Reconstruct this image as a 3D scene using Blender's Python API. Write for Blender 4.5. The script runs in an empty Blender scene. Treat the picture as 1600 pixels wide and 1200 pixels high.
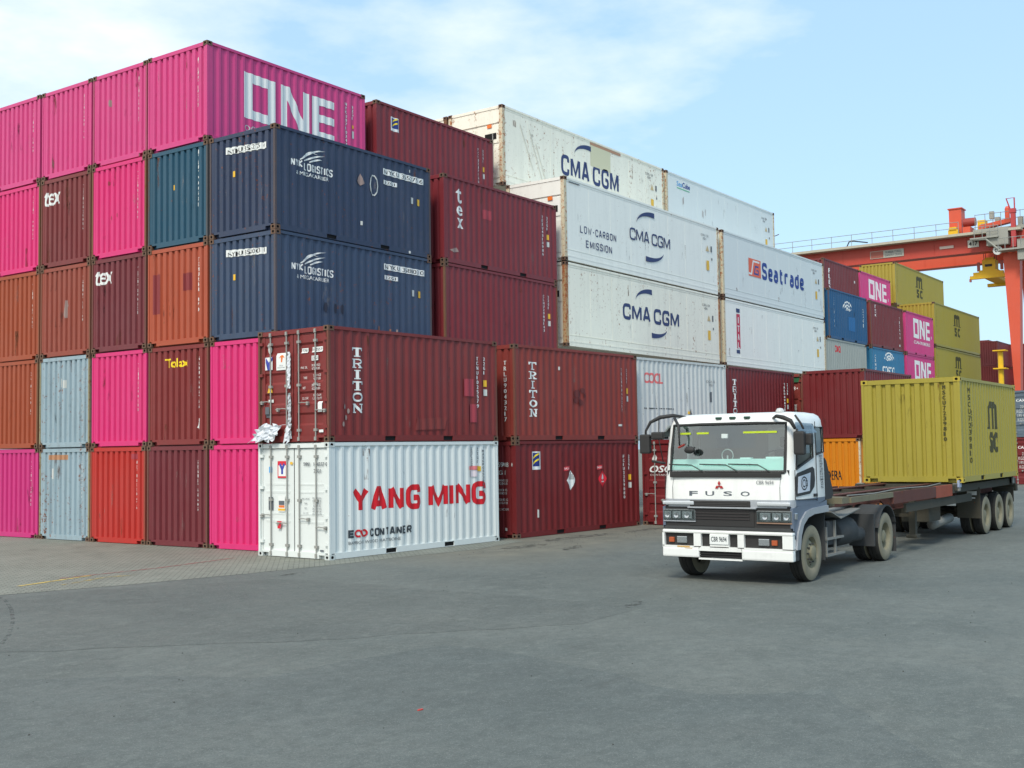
import bpy, bmesh, math, random
from mathutils import Vector, Matrix
random.seed(7)
R = math.radians
scene = bpy.context.scene
C = scene.collection
# ------------------------------------------------------------------ camera
cam_d = bpy.data.cameras.new('camera'); cam = bpy.data.objects.new('camera', cam_d); C.objects.link(cam)
yaw, pitch, roll = R(35.269), R(3.205), R(-0.846)
fw = Vector((math.cos(yaw)*math.cos(pitch), math.sin(yaw)*math.cos(pitch), math.sin(pitch)))
rt = Vector((math.sin(yaw), -math.cos(yaw), 0)); up = rt.cross(fw)
r2 = math.cos(roll)*rt + math.sin(roll)*up; u2 = -math.sin(roll)*rt + math.cos(roll)*up
m = Matrix((r2, u2, -fw)).transposed().to_4x4(); m.translation = Vector((-18.736, -18.30, 2.432))
cam.matrix_world = m
cam_d.sensor_width = 36; cam_d.lens = 36*1801.437/1600; cam_d.clip_start = .1; cam_d.clip_end = 3000
scene.camera = cam
# ------------------------------------------------------------------ world, sun, exposure
SUN_EL, SUN_AZ = R(47), R(198)          # azimuth of the sun measured from +X towards +Y
world = bpy.data.worlds.new("World"); scene.world = world; world.use_nodes = True
wt = world.node_tree; wn = wt.nodes; wn.clear()
def wnode(t, **k):
    n = wn.new(t)
    for a, b in k.items(): setattr(n, a, b)
    return n
out = wnode('ShaderNodeOutputWorld'); bg = wnode('ShaderNodeBackground'); bg.inputs[1].default_value = .15
sky = wnode('ShaderNodeTexSky', sky_type='NISHITA'); sky.sun_disc = False
sky.sun_elevation = SUN_EL; sky.sun_rotation = math.pi/2 - SUN_AZ
sky.air_density = 1.0; sky.dust_density = 2.0; sky.ozone_density = 1.0
tc = wnode('ShaderNodeTexCoord'); mp = wnode('ShaderNodeMapping'); mp.inputs['Scale'].default_value = (1.0, 1.0, 2.6)
wt.links.new(tc.outputs['Generated'], mp.inputs[0])
nz = wnode('ShaderNodeTexNoise'); nz.inputs['Scale'].default_value = 4.2; nz.inputs['Detail'].default_value = 8; nz.inputs['Roughness'].default_value = .55
wt.links.new(mp.outputs[0], nz.inputs['Vector'])
# clouds gather towards the left of the view (towards +Y), thin out to the right
sep = wnode('ShaderNodeSeparateXYZ'); wt.links.new(tc.outputs['Generated'], sep.inputs[0])
lean = wnode('ShaderNodeMath', operation='MULTIPLY_ADD'); lean.inputs[1].default_value = .66; lean.inputs[2].default_value = -.15
wt.links.new(sep.outputs[1], lean.inputs[0])
lean2 = wnode('ShaderNodeMath', operation='MULTIPLY_ADD'); lean2.inputs[1].default_value = -.34
wt.links.new(sep.outputs[0], lean2.inputs[0]); wt.links.new(lean.outputs[0], lean2.inputs[2])
sm = wnode('ShaderNodeMath', operation='ADD'); wt.links.new(nz.outputs[0], sm.inputs[0]); wt.links.new(lean2.outputs[0], sm.inputs[1])
cr = wnode('ShaderNodeValToRGB'); cr.color_ramp.elements[0].position = .44; cr.color_ramp.elements[1].position = .84
cr.color_ramp.elements[0].color = (0, 0, 0, 1); cr.color_ramp.elements[1].color = (1, 1, 1, 1)
wt.links.new(sm.outputs[0], cr.inputs[0])
haze0 = wnode('ShaderNodeMixRGB'); haze0.inputs[0].default_value = .6; haze0.inputs[2].default_value = (3.0, 4.65, 6.1, 1)
wt.links.new(sky.outputs[0], haze0.inputs[1])
mx = wnode('ShaderNodeMixRGB'); mx.inputs[2].default_value = (6.0, 6.15, 6.1, 1)
wt.links.new(cr.outputs[0], mx.inputs[0]); wt.links.new(haze0.outputs[0], mx.inputs[1])
wt.links.new(mx.outputs[0], bg.inputs[0]); wt.links.new(bg.outputs[0], out.inputs[0])
sun_d = bpy.data.lights.new('sun', 'SUN'); sun = bpy.data.objects.new('sun', sun_d); C.objects.link(sun)
sun_d.energy = 2.0; sun_d.angle = R(14); sun_d.color = (1, .94, .84)
sv = Vector((math.cos(SUN_EL)*math.cos(SUN_AZ), math.cos(SUN_EL)*math.sin(SUN_AZ), math.sin(SUN_EL)))
sun.rotation_euler = sv.to_track_quat('Z', 'Y').to_euler()
vs = scene.view_settings; vs.view_transform = 'Standard'; vs.look = 'None'; vs.gamma = 1; vs.exposure = 0.42
scene.cycles.max_bounces = 6; scene.cycles.diffuse_bounces = 3; scene.cycles.transparent_max_bounces = 8
scene.cycles.use_denoising = True

# ------------------------------------------------------------------ materials
def srgb(r, g, b):
    f = lambda c: ((c/255+.055)/1.055)**2.4 if c > 10 else c/255/12.92
    return (f(r), f(g), f(b))
def newmat(name):
    mt = bpy.data.materials.new(name); mt.use_nodes = True
    return mt, mt.node_tree, mt.node_tree.nodes['Principled BSDF']
def N(nt, t, **k):
    n = nt.nodes.new(t)
    for a, b in k.items(): setattr(n, a, b)
    return n
def ramp(nt, src, p0, p1, c0=(0,0,0,1), c1=(1,1,1,1)):
    r = N(nt, 'ShaderNodeValToRGB'); e = r.color_ramp.elements
    e[0].position, e[1].position = p0, p1; e[0].color, e[1].color = c0, c1
    nt.links.new(src, r.inputs[0]); return r.outputs[0]
def noise(nt, vec, scale, detail=4, rough=.55):
    n = N(nt, 'ShaderNodeTexNoise'); n.inputs['Scale'].default_value = scale; n.inputs['Detail'].default_value = detail
    n.inputs['Roughness'].default_value = rough
    if vec: nt.links.new(vec, n.inputs['Vector'])
    return n.outputs[0]
def mixc(nt, fac, a, b, mode='MIX', k=1.0):
    x = N(nt, 'ShaderNodeMixRGB', blend_type=mode)
    if k != 1.0:
        mm = N(nt, 'ShaderNodeMath', operation='MULTIPLY'); nt.links.new(fac, mm.inputs[0]); mm.inputs[1].default_value = k; fac = mm.outputs[0]
    if isinstance(fac, float): x.inputs[0].default_value = fac
    else: nt.links.new(fac, x.inputs[0])
    for i, v in ((1, a), (2, b)):
        if isinstance(v, tuple): x.inputs[i].default_value = (*v[:3], 1)
        else: nt.links.new(v, x.inputs[i])
    return x.outputs[0]
def flat(name, col, rough=.6, metal=0.0, spec=.4):
    mt, nt, b = newmat(name)
    b.inputs['Base Color'].default_value = (*col, 1); b.inputs['Roughness'].default_value = rough; b.inputs['Metallic'].default_value = metal
    b.inputs['Specular IOR Level'].default_value = spec
    return mt
RUST = srgb(120, 66, 34); GRIME = srgb(92, 86, 78)
BASE = {}
def paint(name, col, grime=.35, rust=.25, rough=.5, fade=.25, rustcol=RUST, bump=.25):
    """weathered container paint: large faded areas, vertical run-off streaks, rust freckles and dents"""
    mt, nt, b = newmat(name); mt['base'] = col
    g = N(nt, 'ShaderNodeNewGeometry'); pos = g.outputs['Position']
    ms = N(nt, 'ShaderNodeMapping'); ms.inputs['Scale'].default_value = (3.2, 3.2, .3); nt.links.new(pos, ms.inputs[0])
    big = ramp(nt, noise(nt, pos, .55, 3), .4, .7)
    streak = ramp(nt, noise(nt, ms.outputs[0], 1.3, 5, .6), .47, .78)
    faded = tuple(min(1, c*.88+.045) for c in col)
    c1 = mixc(nt, big, col, faded, k=fade)
    c2 = mixc(nt, streak, c1, tuple(c*.62+.12*q for c, q in zip(col, GRIME)), k=grime)
    dirt = ramp(nt, noise(nt, pos, 7, 6, .7), .55, .8)
    c3 = mixc(nt, dirt, c2, GRIME, k=grime*.5)
    rn = N(nt, 'ShaderNodeMath', operation='MULTIPLY_ADD'); rn.inputs[1].default_value = .35; nt.links.new(noise(nt, ms.outputs[0], .8, 3), rn.inputs[0])
    nt.links.new(noise(nt, pos, 9, 7, .72), rn.inputs[2])
    rm = ramp(nt, rn.outputs[0], .88-.14*rust, .95-.12*rust)
    c4 = mixc(nt, rm, c3, rustcol)
    nt.links.new(c4, b.inputs['Base Color'])
    b.inputs['Roughness'].default_value = rough; b.inputs['Specular IOR Level'].default_value = .35
    bp = N(nt, 'ShaderNodeBump'); bp.inputs['Strength'].default_value = bump; bp.inputs['Distance'].default_value = .03
    nt.links.new(noise(nt, pos, 1.6, 3), bp.inputs['Height']); nt.links.new(bp.outputs[0], b.inputs['Normal'])
    return mt
MP = {
 'pink': paint('pink_paint', srgb(208, 46, 112), .22, .05, fade=.25),
 'magenta': paint('magenta_paint', srgb(192, 44, 116), .22, .03, fade=.2),
 'pinktop': paint('faded_pink_paint', srgb(202, 64, 124), .3, .1, fade=.3),
 'maroon': paint('maroon_paint', srgb(116, 46, 46), .45, .2),
 'plum': paint('plum_paint', srgb(108, 42, 48), .35, .15),
 'oxide': paint('oxide_red_paint', srgb(122, 44, 42), .35, .15),
 'oxide2': paint('brick_red_paint', srgb(132, 52, 44), .4, .25),
 'crimson': paint('crimson_paint', srgb(122, 42, 48), .4, .15),
 'darkred': paint('dark_red_paint', srgb(110, 32, 34), .3, .1),
 'red': paint('bright_red_paint', srgb(176, 46, 38), .3, .15),
 'rustorange': paint('rust_orange_paint', srgb(164, 76, 50), .35, .25),
 'brownorange': paint('brown_orange_paint', srgb(152, 70, 40), .4, .3),
 'brownred': paint('brown_red_paint', srgb(140, 66, 50), .45, .3),
 'navy': paint('navy_paint', srgb(48, 60, 84), .6, .6),
 'slate': paint('slate_blue_paint', srgb(54, 70, 94), .6, .6),
 'teal': paint('teal_blue_paint', srgb(36, 78, 98), .35, .15),
 'iceblue': paint('ice_blue_paint', srgb(146, 166, 174), .7, .8),
 'white': paint('white_paint', srgb(218, 223, 219), .08, .0, fade=.1, bump=.15),
 'reefer': paint('reefer_white', srgb(236, 236, 226), .22, .3, rough=.4, fade=.15, rustcol=srgb(150, 110, 70)),
 'reeferold': paint('aged_reefer_white', srgb(238, 234, 216), .35, .75, rough=.45, fade=.15, rustcol=srgb(150, 100, 60)),
 'offwhite': paint('chalky_white_paint', srgb(200, 204, 200), .35, .42, rustcol=srgb(96, 92, 80)),
 'greywhite': paint('grey_white_paint', srgb(158, 162, 154), .35, .15),
 'blue': paint('blue_paint', srgb(30, 82, 122), .3, .1),
 'skyblue': paint('sky_blue_paint', srgb(50, 116, 152), .3, .1),
 'yellow': paint('yellow_paint', srgb(156, 143, 54), .22, .08, fade=.15),
 'ochre': paint('ochre_yellow_paint', srgb(182, 152, 52), .3, .1, fade=.15),
 'orange': paint('amber_orange_paint', srgb(206, 126, 20), .2, .12, fade=.1),
 'darkblue': paint('dark_blue_paint', srgb(52, 54, 78), .35, .1),
 'slategrey': paint('slate_grey_paint', srgb(92, 106, 118), .35, .1),
 'crane': paint('crane_orange_paint', srgb(204, 84, 58), .15, .05, fade=.2),  # orange dulled so the colour carries some distance haze
 'craneyellow': paint('crane_yellow_paint', srgb(222, 176, 30), .2, .05, fade=.1),
}
for _k in MP: BASE[_k] = tuple(MP[_k]['base'])
RUSTPOST = paint('rusty_post_steel', srgb(118, 84, 60), .5, .9, rough=.8)
BROWNPOST = paint('dirty_post_paint', srgb(112, 96, 78), .5, .6, rough=.75)
RUSTYPALE = paint('rust_eaten_pale_post', srgb(176, 150, 112), .5, 1.7, rough=.8, rustcol=srgb(150, 80, 40))
PALEPOST = paint('stained_pale_post', srgb(204, 194, 166), .5, 1.35, rough=.7, rustcol=srgb(164, 100, 58))
def dirty_post(key):
    k = 'post_'+key
    if k not in MP: MP[k] = paint(k, tuple((a*.5+b*.5) for a, b in zip(BASE[key], srgb(104, 84, 66))), .5, .7, rough=.75)
    return MP[k]
CAST = paint('corner_casting_steel', srgb(104, 80, 64), .5, .6, rough=.85)
CASTW = paint('painted_casting_steel', srgb(196, 202, 198), .25, .15)
CASTY = paint('yellow_casting_steel', srgb(176, 156, 52), .3, .3)
DARK = flat('dark_void', srgb(20, 18, 18), .9)  # near-black colour painting the shade inside holes and pockets
GALV = paint('galvanised_rod', srgb(150, 150, 144), .3, .2, rough=.5)
GASKET = flat('door_gasket', srgb(34, 34, 34), .8)
LETW = flat('white_lettering', srgb(222, 224, 220), .6)
LETWD = flat('dull_white_lettering', srgb(196, 198, 192), .6)
LETR = flat('red_lettering', srgb(206, 26, 38), .5)
LETPALER = flat('faded_red_lettering', srgb(218, 110, 110), .6)
LETB = flat('blue_lettering', srgb(46, 60, 104), .6)
LETSB = flat('royal_blue_lettering', srgb(36, 66, 140), .6)
LETK = flat('black_lettering', srgb(34, 34, 36), .6)
LETG = flat('grey_lettering', srgb(92, 98, 104), .6)
LETDG = flat('dark_grey_lettering', srgb(52, 60, 66), .6)
LETOLIVE = flat('olive_black_lettering', srgb(66, 64, 34), .6)
STY = flat('yellow_sticker', srgb(226, 178, 48), .5)
STYB = flat('bright_yellow_lettering', srgb(244, 214, 40), .5)
STO = flat('orange_sticker', srgb(226, 118, 50), .5)
STR = flat('red_sticker', srgb(208, 40, 56), .5)
STW = flat('white_sticker', srgb(226, 228, 224), .5)
STB = flat('blue_sticker', srgb(60, 70, 160), .5)
STCY = flat('cyan_sticker', srgb(70, 160, 220), .5)
STGRN = flat('green_sticker', srgb(90, 180, 130), .5)
PATCHP = flat('pink_red_patch', srgb(158, 60, 70), .6)
PATCHM = flat('maroon_patch', srgb(128, 48, 50), .6)
SMUDGE = flat('pale_smudge', srgb(150, 130, 124), .8)

def scuffmat(name, col, lo, hi, sx=2.2, k=.8):
    mt, nt, b = newmat(name); g = N(nt, 'ShaderNodeNewGeometry'); m_ = N(nt, 'ShaderNodeMapping'); m_.inputs['Scale'].default_value = (sx, sx, .5); nt.links.new(g.outputs['Position'], m_.inputs[0])
    b.inputs['Base Color'].default_value = (*col, 1); b.inputs['Roughness'].default_value = .85
    a = ramp(nt, noise(nt, m_.outputs[0], 3.5, 7, .7), lo, hi); mm = N(nt, 'ShaderNodeMath', operation='MULTIPLY'); nt.links.new(a, mm.inputs[0]); mm.inputs[1].default_value = k; nt.links.new(mm.outputs[0], b.inputs['Alpha']); return mt
WPALE = scuffmat('pale_rub_marks', srgb(168, 160, 152), .56, .74, k=.5)
WRUST = scuffmat('rust_runs', srgb(108, 64, 38), .5, .68)
WDARK = scuffmat('dark_scrapes', srgb(44, 38, 36), .56, .74, k=.6)
# ------------------------------------------------------------------ mesh helpers
class MB:
    def __init__(s): s.v, s.f, s.m = [], [], []
    def add(s, vs, fs, mi=0):
        o = len(s.v); s.v += [tuple(v) for v in vs]; s.f += [tuple(i+o for i in f) for f in fs]; s.m += [mi]*len(fs); return s
    def box(s, x0, y0, z0, x1, y1, z1, mi=0):
        return s.add([(x0,y0,z0),(x1,y0,z0),(x1,y1,z0),(x0,y1,z0),(x0,y0,z1),(x1,y0,z1),(x1,y1,z1),(x0,y1,z1)],
              [(0,3,2,1),(4,5,6,7),(0,1,5,4),(1,2,6,5),(2,3,7,6),(3,0,4,7)], mi)
    def cbox(s, x0, y0, z0, x1, y1, z1, c=.02, mi=0):
        """box with chamfered vertical and horizontal edges"""
        bm = bmesh.new(); bmesh.ops.create_cube(bm, size=1)
        for v in bm.verts: v.co = Vector((x0+(v.co.x+.5)*(x1-x0), y0+(v.co.y+.5)*(y1-y0), z0+(v.co.z+.5)*(z1-z0)))
        bmesh.ops.bevel(bm, geom=bm.edges[:], offset=c, segments=2, affect='EDGES', profile=.6)
        bm.verts.index_update()
        s.add([v.co[:] for v in bm.verts], [[v.index for v in f.verts] for f in bm.faces], mi); bm.free(); return s
    def prism(s, poly, axis, a, b, mi=0):
        """polygon (2D, ccw) extruded along axis 'x','y' or 'z' from a to b"""
        def P(p, t): return {'x': (t, p[0], p[1]), 'y': (p[0], t, p[1]), 'z': (p[0], p[1], t)}[axis]
        n = len(poly); vs = [P(p, a) for p in poly]+[P(p, b) for p in poly]
        fs = [tuple(range(n-1, -1, -1)), tuple(range(n, 2*n))]+[(i, (i+1)%n, n+(i+1)%n, n+i) for i in range(n)]
        return s.add(vs, fs, mi)
    def tube(s, pts, r, n=8, mi=0, cap=True):
        pts = [Vector(p) for p in pts]; rr = r if isinstance(r, (list, tuple)) else [r]*len(pts); vs = []; fs = []
        ref = None
        for i, p in enumerate(pts):
            d = (pts[min(i+1, len(pts)-1)]-pts[max(i-1, 0)]).normalized()
            if ref is None: ref = Vector((0,0,1)) if abs(d.z) < .9 else Vector((1,0,0))
            a = d.cross(ref).normalized(); b = a.cross(d).normalized(); ref = b
            for k in range(n):
                t = 2*math.pi*k/n; vs.append(p+rr[i]*(math.cos(t)*a+math.sin(t)*b))
        for i in range(len(pts)-1):
            for k in range(n): fs.append((i*n+k, i*n+(k+1)%n, (i+1)*n+(k+1)%n, (i+1)*n+k))
        if cap: fs += [tuple(range(n-1, -1, -1)), tuple(range((len(pts)-1)*n, len(pts)*n))]
        return s.add(vs, fs, mi)
    def lathe(s, prof, c, n=32, mi=0, axis='y'):
        """prof: (radius, offset along axis)"""
        vs = []; fs = []
        for r, t in prof:
            for k in range(n):
                a = 2*math.pi*k/n; q = (r*math.cos(a), r*math.sin(a))
                vs.append({'y': (c[0]+q[0], c[1]+t, c[2]+q[1]), 'z': (c[0]+q[0], c[1]+q[1], c[2]+t), 'x': (c[0]+t, c[1]+q[0], c[2]+q[1])}[axis])
        for i in range(len(prof)-1):
            for k in range(n): fs.append((i*n+k, i*n+(k+1)%n, (i+1)*n+(k+1)%n, (i+1)*n+k))
        return s.add(vs, fs, mi)
    def mesh(s, name):
        me = bpy.data.meshes.new(name); me.from_pydata(s.v, [], s.f); me.polygons.foreach_set('material_index', s.m); me.update(); return me
def link(name, me, mats, parent=None, loc=(0,0,0), rot=0, smooth=False, fixn=False):
    if not isinstance(mats, (list, tuple)): mats = [mats]
    if isinstance(me, MB):
        me = me.mesh(name); fixn = True
    if fixn:
        bm = bmesh.new(); bm.from_mesh(me); bmesh.ops.recalc_face_normals(bm, faces=bm.faces[:]); bm.to_mesh(me); bm.free()
    while len(me.materials) < len(mats): me.materials.append(None)
    o = bpy.data.objects.new(name, me); C.objects.link(o)
    for i, mt in enumerate(mats): o.material_slots[i].link = 'OBJECT'; o.material_slots[i].material = mt
    o.location = loc; o.rotation_euler = (0, 0, rot)
    if parent: o.parent = parent
    if smooth:
        for p in me.polygons: p.use_smooth = True
    return o
def tag(o, label=None, cat=None, group=None, kind=None):
    for k, v in (('label', label), ('category', cat), ('group', group), ('kind', kind)):
        if v: o[k] = v
    return o
def thing(name, label, cat, loc=(0,0,0), rot=0, group=None):
    o = bpy.data.objects.new(name, None); C.objects.link(o); o.empty_display_size = .3
    o.location = loc; o.rotation_euler = (0, 0, rot); return tag(o, label, cat, group)

# ------------------------------------------------------------------ lettering
_tcache = {}
def text2d(s, bold=0.0, shear=0.0, line=1.0, sp=1.0):
    key = (s, bold, shear, line, sp)
    if key not in _tcache:
        cu = bpy.data.curves.new('t', 'FONT'); cu.body = s; cu.offset = bold; cu.shear = shear; cu.align_x = 'CENTER'
        cu.space_line = line; cu.resolution_u = 3; cu.space_character = sp
        ob = bpy.data.objects.new('t', cu); C.objects.link(ob)
        dg = bpy.context.evaluated_depsgraph_get(); me = ob.evaluated_get(dg).to_mesh()
        _tcache[key] = ([v.co.xy[:] for v in me.vertices], [tuple(p.vertices) for p in me.polygons])
        ob.evaluated_get(dg).to_mesh_clear(); bpy.data.objects.remove(ob); bpy.data.curves.remove(cu)
    return _tcache[key]
def fit(vf, x0, z0, w, h):
    v, f = vf; xs = [p[0] for p in v]; ys = [p[1] for p in v]; ax, ay = min(xs), min(ys); W = max(xs)-ax or 1; H = max(ys)-ay or 1
    return [(x0+(p[0]-ax)/W*w, z0+(p[1]-ay)/H*h) for p in v], f
def rect(x0, z0, x1, z1): return ([(x0,z0),(x1,z0),(x1,z1),(x0,z1)], [(0,1,2,3)])
def poly(pts): return (list(pts), [tuple(range(len(pts)))])
def band(p_out, p_in):
    n = len(p_out); return (list(p_out)+list(p_in), [(i, i+1, n+i+1, n+i) for i in range(n-1)])
def ellipse(cx, cz, rx, rz, n=24): return poly([(cx+rx*math.cos(2*math.pi*i/n), cz+rz*math.sin(2*math.pi*i/n)) for i in range(n)])
def ring(cx, cz, rx, rz, t, a0=0, a1=360, n=28, t1=None):
    t1 = t if t1 is None else t1
    A = [R(a0+(a1-a0)*i/n) for i in range(n+1)]; T = [t+(t1-t)*i/n for i in range(n+1)]
    return band([(cx+rx*math.cos(a), cz+rz*math.sin(a)) for a in A], [(cx+(rx-q)*math.cos(a), cz+(rz-q)*math.sin(a)) for a, q in zip(A, T)])
def slab_letters():
    """upright slab-serif glyphs as stacked pieces in a unit box"""
    s = .22; t = .16
    return {
     'T': [rect(0,.84,1,1), rect(0,.66,.14,.84), rect(.86,.66,1,.84), rect(.5-s/2,.12,.5+s/2,.84), rect(.24,0,.76,.12)],
     'R': [rect(.12,.12,.12+s,.88), rect(0,0,.44,.12), rect(0,.88,.6,1), rect(.34,.42,.62,.54), ring(.6,.71,.34,.29,.17,-90,90,12), poly([(.5,.43),(.66,.43),(.86,.12),(.64,.12)]), rect(.58,0,1,.12)],
     'I': [rect(.5-s/2,.12,.5+s/2,.88), rect(.24,0,.76,.12), rect(.24,.88,.76,1)],
     'O': [ring(.5,.5,.5,.5,.2,0,360,28)],
     'N': [rect(.1,.12,.26,.88), rect(0,0,.36,.12), rect(0,.88,.3,1), poly([(.1,.88),(.3,1),(.9,.14),(.9,0),(.74,0)]), rect(.76,.3,.9,.88), rect(.62,.88,1,1)],
    }
SL = slab_letters()
def side_prof(L):
    xa, xb = .13, L-.13; n = round((xb-xa)/.278); p = (xb-xa)/n; br = [(0, 0.0)]
    pts = [(xa, .014)]
    for i in range(n):
        b = xa+i*p; pts += [(b+.24*p, .014), (b+.48*p, .043), (b+.76*p, .043), (b+p, .014)]
    return pts
def end_prof(W):
    xa, xb = .14, W-.14; n = 9; p = (xb-xa)/n; pts = [(xa, .024)]
    for i in range(n):
        b = xa+i*p; pts += [(b+.50*p, .024), (b+.61*p, .08), (b+.89*p, .08), (b+p, .024)]
    return pts
class Surf:
    """a face of a container on which paint and stickers lie. kind side: (a,b)->(x, y, z) on y; end: on x"""
    def __init__(s, kind, W=2.438, prof=None, flatd=.02, axis=0):
        s.kind, s.W, s.prof, s.flatd, s.axis = kind, W, prof, flatd, axis
    def depth(s, a):
        if not s.prof: return s.flatd
        P = s.prof
        if a <= P[0][0] or a >= P[-1][0]: return min(P[0][1], .014)
        for (x0, d0), (x1, d1) in zip(P, P[1:]):
            if x0 <= a <= x1: return d0+(d1-d0)*((a-x0)/(x1-x0) if x1 > x0 else 0)
        return P[0][1]
    def lay(s, mb, vf, off=.004, mi=0):
        vs, fs = vf
        bm = bmesh.new(); bv = [bm.verts.new((p[0], 0, p[1])) for p in vs]
        for f in fs:
            try: bm.faces.new([bv[i] for i in f])
            except ValueError: pass
        bmesh.ops.triangulate(bm, faces=bm.faces[:])
        if s.prof:
            lo = min(p[s.axis] for p in vs); hi = max(p[s.axis] for p in vs)
            for x, d in s.prof:
                if lo < x < hi:
                    co = (x,0,0) if s.axis == 0 else (0,0,x); no = (1,0,0) if s.axis == 0 else (0,0,1)
                    bmesh.ops.bisect_plane(bm, geom=bm.verts[:]+bm.edges[:]+bm.faces[:], plane_co=co, plane_no=no, dist=1e-5)
        bm.verts.index_update(); out = []
        for v in bm.verts:
            a, b = v.co.x, v.co.z; d = s.depth(a if s.axis == 0 else b)-off
            out.append((a, d, b) if s.kind == 'side' else (d, s.W-a, b))
        mb.add(out, [[v.index for v in f.verts] for f in bm.faces], mi); bm.free()

# ------------------------------------------------------------------ shipping container
W0 = 2.438
_mc = {}
def cached(key, fn):
    if key not in _mc:
        me = fn().mesh(key[0]); bm = bmesh.new(); bm.from_mesh(me); bmesh.ops.recalc_face_normals(bm, faces=bm.faces[:]); bm.to_mesh(me); bm.free(); _mc[key] = me
    return _mc[key]
def corrugated(prof, z0, z1, kind, W=W0):
    mb = MB(); vs = []; n = len(prof)
    for a, d in prof:
        for z in (z0, z1): vs.append((a, d, z) if kind == 'side' else (d, W-a, z))
    mb.add(vs, [(2*i, 2*i+2, 2*i+3, 2*i+1) for i in range(n-1)])
    return mb
def mirror(mb, axis, size):
    mb.v = [tuple((size-c if k == axis else c) for k, c in enumerate(v)) for v in mb.v]; return mb
def casting_mesh():
    """0.178 x 0.162 x 0.118 casting with an oval hole recessed in every face"""
    mb = MB(); X, Y, Z = .178, .162, .118
    def face(o, a, b, n, la, lb):
        o, a, b, n = map(Vector, (o, a, b, n)); k = 8; hx, hz = la*.24, lb*.3
        ctr = o+a*la/2+b*lb/2
        outer = [o+a*t[0]*la+b*t[1]*lb for t in ((1,.5),(1,1),(.5,1),(0,1),(0,.5),(0,0),(.5,0),(1,0))]
        inner = [ctr+a*hx*math.cos(2*math.pi*i/k)+b*hz*math.sin(2*math.pi*i/k) for i in range(k)]
        deep = [p-n*.03 for p in inner]
        mb.add(outer+inner, [(i, (i+1)%k, k+(i+1)%k, k+i) for i in range(k)], 0)
        mb.add(inner+deep, [(i, (i+1)%k, k+(i+1)%k, k+i) for i in range(k)], 1)
        mb.add(deep, [tuple(range(k))], 1)
    face((0,0,0),(1,0,0),(0,0,1),(0,-1,0),X,Z); face((X,Y,0),(-1,0,0),(0,0,1),(0,1,0),X,Z)
    face((0,Y,0),(0,-1,0),(0,0,1),(-1,0,0),Y,Z); face((X,0,0),(0,1,0),(0,0,1),(1,0,0),Y,Z)
    face((0,0,Z),(1,0,0),(0,1,0),(0,0,1),X,Y); face((0,Y,0),(1,0,0),(0,-1,0),(0,0,-1),X,Y)
    return mb
def rails_mesh(L, H, reefer):
    mb = MB(); x0, x1 = .178, L-.178
    for s in (0, 1):
        def Y(a, b): return (a, b) if s == 0 else (W0-b, W0-a)
        a, b = Y(.004, .07); mb.box(x0, a, H-.085, x1, b, H-.012); mb.box(x0, b-.01 if s == 0 else a, H-.085, x1, b if s == 0 else a+.01, H-.002)          # top rail
        # bottom rail with fork pockets
        pk = [] if reefer or L > 7 else [(L/2-1.22, L/2-.86), (L/2+.86, L/2+1.22)]
        xs = [x0]+[q for p in pk for q in p]+[x1]; a, b = Y(.008, .06)
        for i in range(0, len(xs), 2): mb.box(xs[i], a, .012, xs[i+1], b, .15)
        for p0, p1 in pk: mb.box(p0, a, .128, p1, b, .15); mb.box(p0, a, .012, p1, b, .022)
        mb.box(x0, (.06 if s == 0 else W0-.07), .002, (pk[0][0]-.01 if pk else x1), (.07 if s == 0 else W0-.06), .13)
        if pk: mb.box(pk[1][1]+.01, (.06 if s == 0 else W0-.07), .002, x1, (.07 if s == 0 else W0-.06), .13); mb.box(pk[0][1]+.01, (.06 if s == 0 else W0-.07), .002, pk[1][0]-.01, (.07 if s == 0 else W0-.06), .13)
        if reefer: a, b = Y(.002, .05); mb.box(x0, a, .15, x1, b, .2)
    for e in (0, 1):
        def X(a, b): return (a, b) if e == 0 else (L-b, L-a)
        a, b = X(.012, .1); mb.box(a, .162, H-.12, b, W0-.162, H-.018)      # header
        xi0, xi1 = (.105, .12) if e == 0 else (L-.12, L-.105)
        mb.box(xi0, .06, .002, xi1, W0-.06, .16); mb.box(xi0, .06, H-.12, xi1, W0-.06, H-.002)
        mb.box(a, .36, .02, b, W0-.36, .155); mb.box(a, .162, .1, b, .36, .155); mb.box(a, W0-.36, .1, b, W0-.162, .155)
    mb.box(.1, .07, .13, L-.1, W0-.07, .16)                                 # floor pan
    if not reefer:
        for p in ((L/2-1.22, L/2-.86), (L/2+.86, L/2+1.22)):
            mb.box(p[0]-.01, .06, .004, p[0], W0-.06, .13); mb.box(p[1], .06, .004, p[1]+.01, W0-.06, .13); mb.box(p[0], .06, .004, p[1], W0-.06, .012); mb.box(p[0], W0/2-.01, .012, p[1], W0/2+.01, .13)  # pocket tunnels; the mid wall is added to stop light coming through
    return mb
def post_mesh(H, reefer):
    w = .15 if reefer else .1
    mb = MB(); fl = .126+.02 if reefer else .066; mb.box(.006, .006, .118, .05, fl, H-.118); mb.box(.05, .006, .118, (.006+w) if reefer else .07, .05, H-.118)
    mb.box(.006+w*.5, .05, .118, .006+w, .006+w, H-.118)
    return mb
def roof_mesh(L):
    mb = MB(); n = int((L-.2)/.3); vs = []
    for i in range(n+1):
        for k, (t, z) in enumerate(((0, 0), (.3, 0), (.5, -.015), (.8, -.015))):
            if i == n and k: break
            x = .1+(i+t)*(L-.2)/n; vs += [(x, .06, z), (x, W0-.06, z)]
    mb.add(vs, [(i, i+2, i+3, i+1) for i in range(0, len(vs)-2, 2)]); return mb
SPOTS = [(x, y, z) for x in (0, 1) for y in (0, 1) for z in (0, 1)]
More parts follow.
